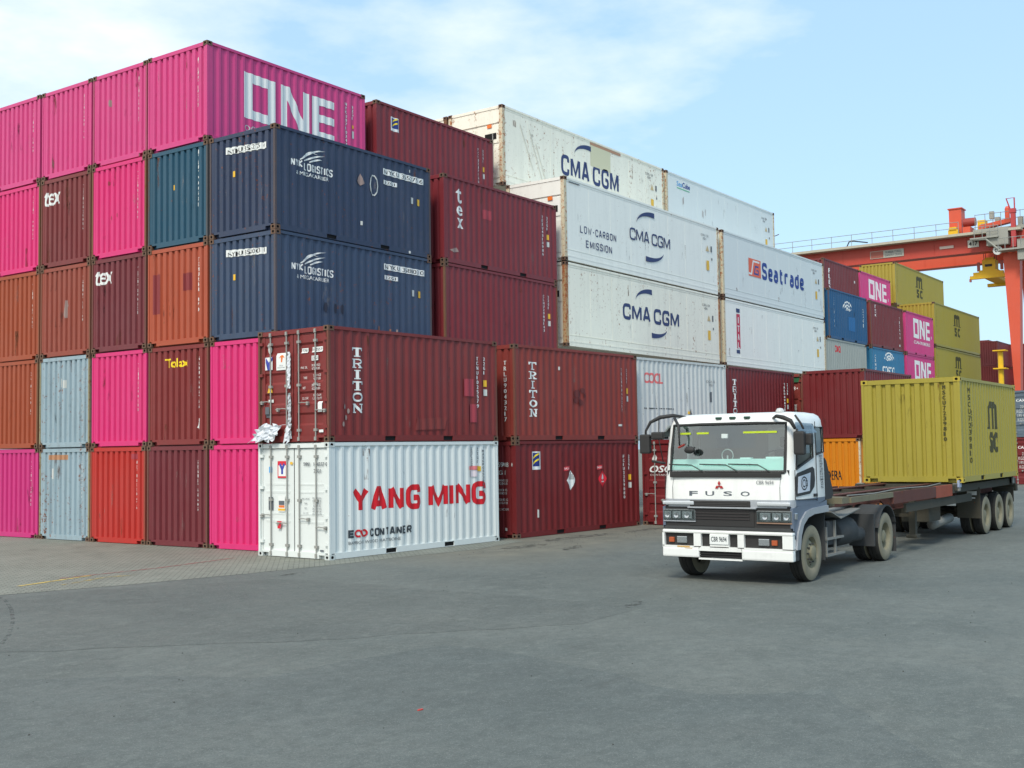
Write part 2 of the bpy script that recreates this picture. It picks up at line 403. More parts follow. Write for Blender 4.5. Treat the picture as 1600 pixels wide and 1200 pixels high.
def shell(t, L, H, mat, post, cast, reefer=False, kind='dry', roofmat=None):
    if L < 7: cm = cached(('corner_casting',), casting_mesh)
    else: cm = cached(('corner_casting',), casting_mesh)
    for x, y, z in SPOTS:
        link('corner_casting', cm, [cast, DARK], t, (x*(L-.178), y*(W0-.162), z*(H-.118)))
    link('frame_rails', cached(('frame_rails', L, H, reefer), lambda: rails_mesh(L, H, reefer)), mat, t)
    if not reefer and L < 7:
        for p0 in (L/2-1.22, L/2+.86):
            link('fork_pocket', cached(('fork_pocket',), lambda: MB().box(.002, .035, .024, .358, .058, .126)), DARK, t, (p0, 0, 0))  # dark plate set in each pocket opening, painting the shade inside it
    for x in (0, 1):
        for y in (0, 1):
            def f(x=x, y=y):
                mb = post_mesh(H, reefer)
                if x: mirror(mb, 0, L)
                if y: mirror(mb, 1, W0)
                return mb
            link('corner_post', cached(('corner_post', L, H, reefer, x, y), f), post, t)
    link('roof', cached(('roof', L), lambda: roof_mesh(L)), roofmat or mat, t, (0, 0, H-.03))
def closed_end(t, H, mat, L, far=False):
    def f():
        mb = corrugated(end_prof(W0), .15, H-.1, 'end')
        mb.box(.02, .062, .15, .05, .16, H-.1); mb.box(.02, W0-.16, .15, .05, W0-.062, H-.1)
        return mirror(mb, 0, L) if far else mb
    return link('end_wall', cached(('end_wall', H, L, far), f), mat, t)
def sides(t, L, H, mat):
    for y in (0, 1):
        def f():
            mb = corrugated(side_prof(L), .14, H-.075, 'side'); mb.box(.066, .012, .14, .14, .03, H-.075); mb.box(L-.14, .012, .14, L-.066, .03, H-.075)
            return mirror(mb, 1, W0) if y else mb
        w = link('side_wall', cached(('side_wall', L, H, y), f), mat, t)
        if not y: near = w
    return near
DOORZ = [(.16, .05), (.38, .05), (.43, .085), (.62, .085), (.67, .05), (.86, .05), (.91, .085), (1.10, .085), (1.15, .05), (1.34, .05), (1.39, .085), (1.56, .085), (1.61, .05),
         (2.0, .05), (2.05, .085), (2.2, .085), (2.25, .05), (2.44, .05)]
def doors(t, H, mat, style='ribbed'):
    """two door leaves on the near end with lock rods, handles, hinges and the dark gasket between them"""
    for k in (0, 1):
        u0, u1 = (.12, W0/2-.014) if k == 0 else (W0/2+.014, W0-.12)
        mb = MB()
        if style == 'ribbed':
            uA, uB = u0+.1, u1-.1; vs = []
            for z, d in DOORZ: vs += [(d, W0-uA, z*H/2.591), (d, W0-uB, z*H/2.591)]
            mb.add(vs, [(i, i+2, i+3, i+1) for i in range(0, len(vs)-2, 2)])
            for a, b in ((u0, uA), (uB, u1)): mb.box(.042, W0-b, .14, .1, W0-a, H-.13)
            mb.box(.05, W0-uB, .14, .1, W0-uA, .17); mb.box(.05, W0-uB, H-.17, .1, W0-uA, H-.13)
        else:
            mb.box(.055, W0-u1, .14, .1, W0-u0, H-.13)
            for z in (.8, .98, 1.48, 1.66):
                mb.box(.045, W0-u1+.12, z+.03, .057, W0-u0-.12, z+.045); mb.box(.048, W0-u1+.12, z, .057, W0-u0-.12, z+.03)
        d = link('door', mb, mat, t)
        g = MB(); g.box(.06, W0-u0, .13, .09, W0-u0+.02, H-.12); g.box(.06, W0-u1-.01, .13, .085, W0-u1, H-.12)
        g.box(.052, W0-u1, H-.135, .09, W0-u0, H-.115); g.box(.052, W0-u1, .125, .09, W0-u0, .145)
        link('gasket', g, GASKET, d)
        for q in (.3, .82) if k == 0 else (.18, .7):
            u = u0+q*(u1-u0); r = MB(); y = W0-u
            r.tube([(.012, y, .06), (.012, y, H-.05)], .0165, 8)
            for z in (.28, H*.5, H-.32): r.box(-.008, y-.05, z-.03, .05, y+.05, z+.03)
            for z in (.07, H-.11): r.box(-.012, y-.032, z-.03, .02, y+.032, z+.055)
            lr = link('lock_rod', r, GALV, d)
            h = MB(); hz = .78 if k == 0 else .72; hz += .18 if q < .5 else 0; s = 1 if k else -1
            h.tube([(-.006, y, hz), (-.012, y-.12*s, hz+.015), (-.012, y-.36*s, hz-.005)], .012, 6); h.box(-.015, y-.3*s-.03, hz-.05, .04, y-.3*s+.03, hz+.03)
            link('door_handle', h, GALV, d)
        for z in (.35, .95, 1.6, H-.3):
            h = MB(); ue = .06 if k == 0 else W0-.16; h.box(.0, W0-ue-.11, z-.035, .046, W0-ue, z+.035)
            link('hinge', h, mat, d)
def reefer_box(t, L, H, mat, post):
    for y in (0, 1):
        def f():
            mb = MB(); mb.box(.14, .02, .2, L-.14, .05, H-.07)
            mb.box(.14, .012, .2, L-.14, .02, .36); mb.box(.14, .008, .385, L-.14, .02, .395)
            mb.box(.14, .012, H-.16, L-.14, .02, H-.15)
            n = 8
            for i in range(1, n): x = .14+(L-.28)*i/n; mb.box(x-.006, .0165, .4, x+.006, .0205, H-.17)
            return mirror(mb, 1, W0) if y else mb
        w = link('side_wall', cached(('reefer_side', L, H, y), f), mat, t)
        if not y: near = w
    mb = MB(); mb.box(.07, .1, .15, .1, W0-.1, H-.1)                        # machinery end
    mb.box(.03, .16, H-.62, .07, W0-.16, H-.13)
    for i in range(13): mb.cbox(.018, .2+i*.165, H-.16, .032, .225+i*.165, H-.135, .004)
    for y0, y1, z0, z1 in ((.2, 1.15, 1.55, 2.2), (1.25, 2.22, 1.62, 2.15), (.2, .9, .3, 1.4), (1.9, 2.25, .25, 1.4)): mb.box(.045, y0, z0, .071, y1, z1)
    e = link('machinery_end', mb, mat, t)
    f = MB(); f.box(.04, 1.0, .28, .068, 1.8, 1.35); f.box(.03, 1.35, H-1.25, .044, 2.1, H-1.0); f.box(.03, .3, H-1.2, .044, .8, H-.98)
    link('cooling_grille', f, DARK, e)
    f = MB(); f.lathe([(.26, 0), (.26, .03), (.22, .03), (.22, 0)], (.04, 1.4, .85), 24, 0, 'x'); f.tube([(.028, .45, .5), (.028, .45, 1.9)], .02, 6)
    link('fan_guard', f, GALV, e)
    mb = MB(); mb.box(L-.1, .1, .15, L-.06, W0-.1, H-.1); link('end_wall', mb, mat, t)
    return near, e

CONT = []
def container(loc, L=6.058, H=2.638, mat='maroon', rot=0, end='closed', post=None, cast=None, label='', group='stacked shipping containers', kind='dry', name='shipping_container', frame=None):
    t = thing(name, label, 'container', loc, rot, group); M = MP[mat]
    post = dirty_post(mat) if post is BROWNPOST else (post or M); cast = cast or CAST
    shell(t, L, H, MP[frame] if frame else M, post, cast, kind == 'reefer')
    if kind == 'reefer':
        ws_ = reefer_box(t, L, H, M, post); S = Surf('side', flatd=.0165); E_ = Surf('end', flatd=.028)
    else:
        ws_ = [sides(t, L, H, M), None]; S = Surf('side', prof=side_prof(L))
        if end == 'closed': ws_[1] = closed_end(t, H, M, L); E_ = Surf('end', prof=end_prof(W0))
        elif end == 'ribbed': doors(t, H, M, 'ribbed'); E_ = Surf('end', prof=[(z*H/2.591, d) for z, d in DOORZ], axis=1)
        else: doors(t, H, M, 'flat'); E_ = Surf('end', flatd=.055)
        closed_end(t, H, M, L, far=True)
    c = Cont(t, S, E_); c.walls = {'s': ws_[0], 'e': ws_[1]}; return c
GLY = {  # centre lines of block letters in a unit box; True: corners rounded
 'Y': [([(0,1),(.5,.46)],0),([(1,1),(.5,.46),(.5,0)],0)], 'A': [([(0,0),(.42,1),(.58,1),(1,0)],0),([(.16,.28),(.84,.28)],0)], 'N': [([(0,0),(0,1)],0),([(.04,1),(.96,0)],0),([(1,0),(1,1)],0)],
 'G': [([(1,.74),(1,1),(0,1),(0,0),(1,0),(1,.46),(.55,.46)],1)], 'M': [([(0,0),(0,1)],0),([(.05,1),(.5,.12),(.95,1)],0),([(1,1),(1,0)],0)], 'I': [([(.5,0),(.5,1)],0)],
 'C': [([(1,.7),(1,1),(0,1),(0,0),(1,0),(1,.3)],1)], 'O': [([(.5,1),(0,1),(0,0),(1,0),(1,1),(.5,1)],1)], 'T': [([(0,1),(1,1)],0),([(.5,1),(.5,0)],0)], 'E': [([(1,1),(0,1),(0,0),(1,0)],0),([(0,.5),(.85,.5)],0)],
 'R': [([(0,0),(0,1),(1,1),(1,.47),(0,.47)],1),([(.45,.47),(1,0)],0)], 'L': [([(0,1),(0,0),(1,0)],0)], 'K': [([(0,0),(0,1)],0),([(1,1),(.05,.5),(1,0)],0)], 'S': [([(1,.78),(1,1),(0,1),(0,.52),(1,.48),(1,0),(0,0),(0,.22)],1)],
 'W': [([(0,1),(.25,0),(.5,.8),(.75,0),(1,1)],0)], 'B': [([(.0,0),(0,1),(.9,1),(.9,.52),(0,.52)],1),([(0,.52),(1,.52),(1,0),(0,0)],1)], '-': [([(.1,.45),(.9,.45)],0)], 'U': [([(0,1),(0,0),(1,0),(1,1)],1)], 'F': [([(0,0),(0,1),(1,1)],0),([(0,.5),(.85,.5)],0)],
 'e': [([(0,.34),(1,.34),(1,.7),(0,.7),(0,0),(.95,0),(.95,.1)],1)], 'a': [([(.08,.7),(1,.7),(1,0)],1),([(1,.4),(0,.4),(0,0),(1,0)],1)], 't': [([(.3,.98),(.3,0),(.9,0)],1),([(0,.7),(.9,.7)],0)], 'r': [([(0,.7),(0,0)],0),([(0,.35),(0,.7),(.9,.7)],1)], 'd': [([(1,.35),(1,.7),(0,.7),(0,0),(1,0),(1,.35)],1),([(1,1),(1,0)],0)],
}
def stroke(pts, t):
    L_, R_ = [], []
    for i, p in enumerate(pts):
        a = pts[i-1] if i else None; b = pts[i+1] if i < len(pts)-1 else None
        def nrm(p, q): d = math.hypot(q[0]-p[0], q[1]-p[1]) or 1; return (-(q[1]-p[1])/d, (q[0]-p[0])/d)
        n1 = nrm(a, p) if a else nrm(p, b); n2 = nrm(p, b) if b else n1
        mx_, my_ = n1[0]+n2[0], n1[1]+n2[1]; l = math.hypot(mx_, my_) or 1; mx_, my_ = mx_/l, my_/l; k = min(1/max(.35, mx_*n1[0]+my_*n1[1]), 1.6)*t/2
        L_.append((p[0]+mx_*k, p[1]+my_*k)); R_.append((p[0]-mx_*k, p[1]-my_*k))
    return band(R_, L_)
def fillet(pts, r):
    out = [pts[0]]
    for a, p, b in zip(pts, pts[1:], pts[2:]):
        da, db = math.dist(a, p), math.dist(b, p); q = min(r, da*.49, db*.49)
        if q < 1e-4: out.append(p); continue
        s_ = (p[0]+(a[0]-p[0])*q/da, p[1]+(a[1]-p[1])*q/da); e_ = (p[0]+(b[0]-p[0])*q/db, p[1]+(b[1]-p[1])*q/db)
        for k in range(5): u = k/4; out.append(tuple((1-u)**2*s_[i]+2*u*(1-u)*p[i]+u*u*e_[i] for i in (0, 1)))
    return out+[pts[-1]]
def block(c, face, string, x0, z0, w, h, t, mat, gap=None, name='lettering', rad=.28):
    gap = t*.75 if gap is None else gap; wd = {'I': .0, 'M': 1.3, 'W': 1.4, ' ': .35, '-': .6}
    low = lambda ch: .85 if ch.islower() else 1
    units = sum(wd.get(ch, low(ch)) for ch in string); n = len(string); u = (w-gap*(n-1)-t*sum(ch != ' ' for ch in string))/units; x = x0
    for ch in string:
        cw = wd.get(ch, low(ch))*u
        for pl, rnd in GLY.get(ch, []):
            pts = [(x+t/2+p[0]*cw, z0+t/2+p[1]*(h-t)) for p in pl]
            if rnd: pts = fillet(pts, rad*h)
            c.put(face, stroke(pts, t), mat, name); c.sub += 1
        c.sub = 0; x += cw+(t if ch != ' ' else 0)+gap
    c.k += 1
    return c
class Cont:
    def __init__(s, t, side, end): s.t, s.s, s.e, s.d, s.k, s.sub = t, side, end, {}, 0, 0; CONT.append(s)
    def put(s, face, vf, mat, name='lettering', off=None):
        if name in ('weathering', 'scuff', 'painted_patch', 'repair_patch') and s.walls[face]: name = '*'+face
        elif name == 'weathering': return s
        mb = s.d.setdefault((name, mat.name, mat), MB())
        if not s.sub: s.k += 1
        (s.s if face == 's' else s.e).lay(mb, vf, (.003+.0005*s.k+.00012*s.sub) if off is None else off); return s
    def txt(s, face, string, x0, z0, w, h, mat=None, bold=.0, shear=0, line=1.0, name='lettering', sp=1.0):
        vf = text2d(string, 0, shear, line, sp); b = bold*h*1.25 if '\n' not in string else 0
        if b < .0012: return s.put(face, fit(vf, x0, z0, w, h), mat or LETW, name)
        sh = ((-1,0),(1,0),(0,0)) if h < .2 else ((-1,-.6),(1,-.6),(-1,.6),(1,.6),(0,0))
        for dx, dz in sh:
            s.put(face, fit(vf, x0+b+dx*b, z0+b*.6+dz*b, w-2*b, h-1.2*b), mat or LETW, name); s.sub += 1
        s.sub = 0; return s
    def vid(s, face, string, x, z0, z1, w=.075, mat=None):
        """upright characters stacked one under another"""
        string = string.replace(' ', ''); n = len(string); h = (z1-z0)/n
        w *= 1.35
        for i, ch in enumerate(string):
            for k in (0, 1, 2):
                s.put(face, fit(text2d(ch), x-w/2+.006*k, z1-(i+1)*h+.18*h, w*(.4 if ch in '1I' else .9), .74*h), mat or LETW, 'id_number'); s.sub += 1
        s.sub = 0; s.k += 1
        return s
    def weather(s, L, H, seed, ends=True):
        rnd = random.Random(seed)
        for face, n, wmax in (('s', int(L*1.3), L), ('e', 5 if ends else 0, W0)):
            for i in range(n):
                m_ = rnd.choice((WPALE, WPALE, WRUST, WDARK, WDARK)); w = rnd.uniform(.08, .5); h = rnd.uniform(.15, .9)
                if m_ is WRUST: w *= .5
                x = rnd.uniform(.2, wmax-.25-w); z = rnd.uniform(.2, H-.25-h) if m_ is not WRUST else rnd.choice((.17, H-.12-h))
                s.put(face, rect(x, z, x+w, z+h), m_, 'weathering', .0012+.00008*i)
    def flush(s):
        for (name, _, mat), mb in s.d.items():
            if name[0] != '*': link(name, mb.mesh(name), mat, s.t); continue
            w = s.walls[name[1]]; me = w.data.copy() if w.data.users > 1 else w.data; mats = [x.material for x in w.material_slots]
            bm = bmesh.new(); bm.from_mesh(me); vs = [bm.verts.new(v) for v in mb.v]
            for fc in mb.f:
                try: bm.faces.new([vs[i] for i in fc]).material_index = len(mats)
                except ValueError: pass
            bm.to_mesh(me); bm.free(); w.data = me
            while len(me.materials) <= len(mats): me.materials.append(None)
            for i, x in enumerate(mats+[mat]): w.material_slots[i].link = 'OBJECT'; w.material_slots[i].material = x
# ================================================================== ground
DARKPTS = [(-14.52, -10.06), (-12.16, -5.43), (-10.04, -8.69), (-7.37, -9.23), (-7.52, -10.85), (-8.39, -13.08), (-7.54, -14.19), (-10.48, -16.39)]
MIDPTS = [(-8.24, 0.42), (-6.24, -0.02), (-3.21, -1.69), (-2.99, -3.65), (-3.13, -9.71), (-5.12, -9.69), (-7.91, -7.54), (-10.94, -4.41)]
ARCPTS = [(-10.76, -4.53), (-10.37, -4.29), (-9.77, -3.51), (-8.98, -2.31), (-8.27, -1.09), (-7.68, 0.07), (-7.38, 0.93)]
def ground_mat(nm='asphalt', tone=None):
    mt, nt, b = newmat(nm); g = N(nt, 'ShaderNodeNewGeometry'); pos = g.outputs['Position']
    big = ramp(nt, noise(nt, pos, .22, 5, .65), .4, .62); mid = ramp(nt, noise(nt, pos, 1.3, 6, .65), .35, .75)
    fine = ramp(nt, noise(nt, pos, 38, 5, .75), .3, .72)
    c = mixc(nt, big, srgb(94, 99, 94), srgb(116, 119, 112)); c = mixc(nt, mid, c, srgb(122, 129, 124), k=.45)
    mot = ramp(nt, noise(nt, pos, 5, 6, .75), .42, .62); c = mixc(nt, mot, c, srgb(82, 88, 83), k=.5)
    mo3 = ramp(nt, noise(nt, pos, 14, 4, .7), .54, .68); c = mixc(nt, mo3, c, srgb(142, 146, 138), k=.45)
    mo2 = ramp(nt, noise(nt, pos, 2.4, 7, .78), .54, .68); c = mixc(nt, mo2, c, srgb(136, 141, 132), k=.5)
    c = mixc(nt, fine, c, srgb(72, 76, 73), k=.6)
    spk = ramp(nt, noise(nt, pos, 75, 2, .5), .62, .7); c = mixc(nt, spk, c, srgb(158, 160, 152), k=.6)
    # dusty brown apron beside the stacks, fading into the lane
    sp = N(nt, 'ShaderNodeSeparateXYZ'); nt.links.new(pos, sp.inputs[0])
    e = N(nt, 'ShaderNodeMath', operation='MULTIPLY_ADD'); e.inputs[1].default_value = 1.0; e.inputs[2].default_value = 0.0; nt.links.new(sp.outputs[1], e.inputs[0])
    w = N(nt, 'ShaderNodeMath', operation='MULTIPLY_ADD'); w.inputs[1].default_value = 2.2; nt.links.new(noise(nt, pos, .6, 4), w.inputs[0]); nt.links.new(e.outputs[0], w.inputs[2])
    mr = N(nt, 'ShaderNodeMapRange'); mr.inputs[1].default_value = -4.2; mr.inputs[2].default_value = -1.6; nt.links.new(w.outputs[0], mr.inputs[0])
    mr2 = N(nt, 'ShaderNodeMapRange'); mr2.inputs[1].default_value = -.5; mr2.inputs[2].default_value = 3; nt.links.new(sp.outputs[0], mr2.inputs[0])
    mm_ = N(nt, 'ShaderNodeMath', operation='MULTIPLY'); nt.links.new(mr.outputs[0], mm_.inputs[0]); nt.links.new(mr2.outputs[0], mm_.inputs[1])
    c = mixc(nt, mm_.outputs[0], c, mixc(nt, mid, srgb(108, 106, 94), srgb(130, 126, 110)), k=.8)
    ms = N(nt, 'ShaderNodeMapping'); ms.inputs['Scale'].default_value = (.45, 1.5, 1); nt.links.new(pos, ms.inputs[0])
    st = ramp(nt, noise(nt, ms.outputs[0], .9, 6, .7), .6, .78); c = mixc(nt, st, c, srgb(72, 70, 66), k=.4)
    vor = N(nt, 'ShaderNodeTexVoronoi', feature='DISTANCE_TO_EDGE'); vor.inputs['Scale'].default_value = .35
    wob = N(nt, 'ShaderNodeVectorMath', operation='MULTIPLY_ADD'); nn = N(nt, 'ShaderNodeTexNoise'); nn.inputs['Scale'].default_value = 1.2; nn.inputs['Detail'].default_value = 6
    nt.links.new(pos, nn.inputs['Vector']); nt.links.new(nn.outputs[1], wob.inputs[0]); wob.inputs[1].default_value = (.9, .9, 0); nt.links.new(pos, wob.inputs[2]); nt.links.new(wob.outputs[0], vor.inputs['Vector'])
    crk = ramp(nt, vor.outputs[0], .0, .006, (1,1,1,1), (0,0,0,1)); cm = N(nt, 'ShaderNodeMath', operation='MULTIPLY'); nt.links.new(crk, cm.inputs[0]); nt.links.new(ramp(nt, noise(nt, pos, .4, 2), .5, .62), cm.inputs[1])
    c = mixc(nt, cm.outputs[0], c, srgb(60, 62, 62), k=.12)
    if tone: c = mixc(nt, 1.0, c, tone, 'MULTIPLY')
    nt.links.new(c, b.inputs['Base Color']); b.inputs['Roughness'].default_value = .8; b.inputs['Specular IOR Level'].default_value = .35
    bp = N(nt, 'ShaderNodeBump'); bp.inputs['Strength'].default_value = .35; bp.inputs['Distance'].default_value = .012
    nt.links.new(noise(nt, pos, 45, 5, .7), bp.inputs['Height']); nt.links.new(bp.outputs[0], b.inputs['Normal'])
    return mt
def paver_mat():
    mt, nt, b = newmat('block_paving'); g = N(nt, 'ShaderNodeNewGeometry'); pos = g.outputs['Position']
    mp_ = N(nt, 'ShaderNodeMapping'); mp_.inputs['Rotation'].default_value = (0, 0, R(45)); nt.links.new(pos, mp_.inputs[0])
    br = N(nt, 'ShaderNodeTexBrick'); br.inputs['Scale'].default_value = 1; br.inputs['Brick Width'].default_value = .22; br.inputs['Row Height'].default_value = .11
    br.inputs['Mortar Size'].default_value = .012; br.inputs['Mortar Smooth'].default_value = .3
    br.inputs['Color1'].default_value = (*srgb(134, 136, 124), 1); br.inputs['Color2'].default_value = (*srgb(116, 119, 108), 1); br.inputs['Mortar'].default_value = (*srgb(64, 66, 58), 1)
    nt.links.new(mp_.outputs[0], br.inputs[0])
    big = ramp(nt, noise(nt, pos, .5, 5, .65), .38, .7); c = mixc(nt, big, br.outputs[0], srgb(146, 148, 136), k=.3)
    d = ramp(nt, noise(nt, pos, 1.1, 6, .7), .55, .75); c = mixc(nt, d, c, srgb(86, 83, 76), k=.4)
    nt.links.new(c, b.inputs['Base Color']); b.inputs['Roughness'].default_value = .85
    bp = N(nt, 'ShaderNodeBump'); bp.inputs['Strength'].default_value = .3; bp.inputs['Distance'].default_value = .01; nt.links.new(br.outputs[1], bp.inputs['Height']); bp.invert = True
    nt.links.new(bp.outputs[0], b.inputs['Normal'])
    return mt
def worn(name, col, amt=.5):
    """paint worn through to what lies below: broken up by noise"""
    mt, nt, b = newmat(name); g = N(nt, 'ShaderNodeNewGeometry'); pos = g.outputs['Position']
    b.inputs['Base Color'].default_value = (*col, 1); b.inputs['Roughness'].default_value = .8
    nt.links.new(ramp(nt, noise(nt, pos, 5, 6, .75), amt-.06, amt+.12), b.inputs['Alpha']); return mt
ASPH, PAVE = ground_mat(), paver_mat()
mb = MB(); mb.add([(-300,-400,0),(900,-400,0),(900,700,0),(-300,700,0)], [(0,1,2,3)]); tag(link('ground', mb.mesh('ground'), ASPH), kind='structure')
mb = MB(); P_ = [(-60,10.5),(-7.3,.80),(-5.3,.12),(-2.8,-.44),(-.4,-.82),(1.8,-1.0),(3.7,-1.3),(6.3,-.9),(6.6,2.2),(40,2.6),(40,40),(-60,60)]
mb.add([(x,y,.004) for x, y in P_], [tuple(range(len(P_)))]); tag(link('paving', mb.mesh('paving'), PAVE), kind='structure')
# seams and a newer asphalt patch
def strip(name, pts, w, z, mat):
    mb = MB()
    for i, ((x0, y0), (x1, y1)) in enumerate(zip(pts, pts[1:])):
        dx, dy = x1-x0, y1-y0; l = math.hypot(dx, dy); nx, ny = -dy/l*w/2, dx/l*w/2
        mb.add([(x0-nx,y0-ny,z),(x1-nx,y1-ny,z),(x1+nx,y1+ny,z),(x0+nx,y0+ny,z)], [(0,1,2,3)])
    o = link(name, mb.mesh(name), mat); return tag(o, kind='structure')
strip('painted_line', [(-5.2,2.25),(-3,2.15),(-.6,2.45)], .07, .009, worn('worn_red_paint', srgb(150, 84, 80), .42))
strip('painted_line', [(-6.4,1.75),(-4.6,2.15)], .12, .0095, worn('worn_yellow_paint', srgb(196, 170, 88), .42))
strip('painted_line', [(-5.9,1.15),(-4.6,1.62),(-4.1,1.4)], .12, .0095, worn('worn_yellow_paint', srgb(180, 158, 90), .5))
strip('painted_line', [(-8.0,2.3),(-7.2,3.0)], .14, .0095, worn('worn_yellow_paint', srgb(200, 170, 80), .42))
def blob(name, cx, cy, rx, ry, z, mat, rot=0, n=26, rough=.25):
    mb = MB(); pts = []
    for i in range(n):
        a = 2*math.pi*i/n; q = 1+random.uniform(-rough, rough); x, y = rx*q*math.cos(a), ry*q*math.sin(a)
        pts.append((cx+x*math.cos(rot)-y*math.sin(rot), cy+x*math.sin(rot)+y*math.cos(rot), z))
    mb.add(pts, [tuple(range(n))]); return tag(link(name, mb.mesh(name), mat), kind='structure')
OIL = worn('oily_stain', srgb(70, 70, 66), .53)
for a in ((-2.4,-1.35,.35,.12,0),(4.9,-1.9,.9,.25,-.1),(8.1,-1.5,1.5,.3,-.06),(5.2,-3.1,.7,.2,.3),(11.5,-1.9,1.3,.22,-.08),(-3.0,-9.4,.45,.12,.3),):
    blob('ground_stain', a[0], a[1], a[2], a[3], .006+abs(a[0])*1e-5, OIL, a[4])
PATCH = worn('lighter_patch', srgb(122, 124, 120), .47)
0 and strip('asphalt_seam', [(-8.5,-4.4),(-6,-5.0),(-3.2,-4.9),(.5,-4.6)], .07, .005, PATCH)
0 and strip('asphalt_seam', [(-13.5,-6.2),(-11.4,-6.7),(-8.5,-6.2),(-4.6,-7.2)], .08, .005, PATCH)
0 and strip('asphalt_seam', [(-11.2,-2.2),(-11.0,-3.1),(-11.6,-3.9)], .07, .005, OIL)
def patch(pts, z, mat, jit=.08, step=.5):
    out = []
    for (x0, y0), (x1, y1) in zip(pts, pts[1:]+pts[:1]):
        n = max(1, int(math.hypot(x1-x0, y1-y0)/step))
        for k in range(n): t = k/n; out.append((x0+(x1-x0)*t+random.uniform(-jit, jit), y0+(y1-y0)*t+random.uniform(-jit, jit), z))
    mb = MB(); mb.add(out, [tuple(range(len(out)))]); tag(link('asphalt_patch', mb.mesh('asphalt_patch'), mat), kind='structure')
DKP = ground_mat('resurfaced_asphalt', (.86, .88, .90)); DKP2 = ground_mat('older_asphalt', (.9, .9, .9))
patch(DARKPTS, .0022, DKP); patch(MIDPTS, .0026, DKP2)
strip('tyre_mark', ARCPTS, .06, .0052, worn('tyre_rubber_mark', srgb(88, 93, 90), .53))
STONE = flat('loose_stone', srgb(70, 70, 66), .9)
def pebbles():
    mb = MB()
    for i in range(420):
        if i < 260: x = random.uniform(3, 14); y = -1.2-.06*x-abs(random.gauss(0, .7))
        else: x, y = random.uniform(-16, 4), random.uniform(-15, -1)
        s = random.uniform(.004, .012); z = s*.5
        v = [(x+s*random.uniform(.6,1.3)*a, y+s*random.uniform(.6,1.3)*b, z+s*.7*c) for a, b, c in ((1,0,0),(-1,0,0),(0,1,0),(0,-1,0),(0,0,1),(0,0,-1))]
        mb.add(v, [(0,2,4),(2,1,4),(1,3,4),(3,0,4),(2,0,5),(1,2,5),(3,1,5),(0,3,5)])
    return mb
tag(link('loose_grit', pebbles().mesh('loose_grit'), STONE), 'loose dark grit scattered over the asphalt by the stacks', 'grit', kind='stuff')
RED_AT = (-10.33, -11.25, 0)
mb = MB(); mb.prism([(-.03,-.01),(.025,-.015),(.035,.005),(.0,.015),(-.035,.008)], 'z', .003, .012)
tag(link('plastic_scrap', mb, flat('red_plastic', srgb(190, 66, 58), .6), None, RED_AT), 'small red plastic scrap lying alone on the open asphalt', 'litter')

# ================================================================== containers
TH, RF = 2.644, 2.94
X1, Y1, PY = .897, 2.626, 2.514
Yc = lambda n: Y1+(n-1)*PY
G1 = 'containers facing the camera in the left block'
def idn(c, s, x=2.03, z0=.93, z1=2.26, w=.07, mat=None): return c.vid('e', s, x, z0, z1, w, mat)
F = {}
OLIVEPOST = paint('olive_stained_post', srgb(142, 134, 104), .6, 1.1, rough=.8)
def front(col, tier, mat, label, **k):
    c = container((X1+random.uniform(-.025, .025), Yc(col)+.02, (tier-1)*TH), mat=mat, label=label, group=G1, **k); F[col, tier] = c; return c
# tier 5
idn(front(5, 5, 'pinktop', 'pink container top row, leftmost and cut off by the photo edge', post=MP['pinktop'], cast=CAST), 'TCLU8812060')
idn(front(4, 5, 'pinktop', 'pink container on the top row above the brown one with small white mark'), 'GESU4503176')
c = front(3, 5, 'pinktop', 'pink container on top row directly left of the one with huge white lettering', post=BROWNPOST); idn(c, 'NYKU4190267')
c.put('e', ellipse(.75, 1.75, .05, .1), SMUDGE, 'scuff').put('e', rect(.3, .02, 2.1, .10), SMUDGE, 'scuff')
c = front(2, 5, 'pinktop', 'pink container with huge white block lettering at the top corner of the stack')
idn(c, 'NYKU0710243')
def one(c, x0, z0, w, h, mat=LETW):
    X = lambda t: x0+t*w
    Z = lambda t: z0+t*h
    o = [(0,1),(.325,.985),(.325,-.02),(0,0)]; i_ = [(.085,.79),(.245,.775),(.245,.185),(.085,.2)]
    c.put('s', band([(X(a), Z(b)) for a, b in o+o[:1]], [(X(a), Z(b)) for a, b in i_+i_[:1]]), mat)
    c.put('s', poly([(X(a), Z(b)) for a, b in ((.385,.98),(.455,.98),(.455,0),(.385,0))]), mat)
    c.put('s', poly([(X(a), Z(b)) for a, b in ((.385,.98),(.48,.98),(.70,.0),(.605,.0))]), mat)
    c.put('s', poly([(X(a), Z(b)) for a, b in ((.63,.97),(.70,.97),(.70,0),(.63,0))]), mat)
    c.put('s', rect(X(.74), Z(0), X(.82), Z(.97)), mat)
    for a in (0, .4, .79): c.put('s', rect(X(.82), Z(a), X(1), Z(a+.18)), mat)
one(c, 1.27, .88, 3.48, 1.26)
c.txt('s', 'OCEAN NETWORK EXPRESS', 1.29, .53, 3.4, .16, LETWD, .01)
c.vid('s', 'NYKU0710243', 5.24, .9, 2.24, .07).vid('s', '22G1', 5.52, 1.75, 2.2, .06).put('s', rect(5.5, 1.5, 5.57, 1.6), STY, 'sticker').put('s', rect(5.49, 1.2, 5.58, 1.42), LETWD, 'sticker')
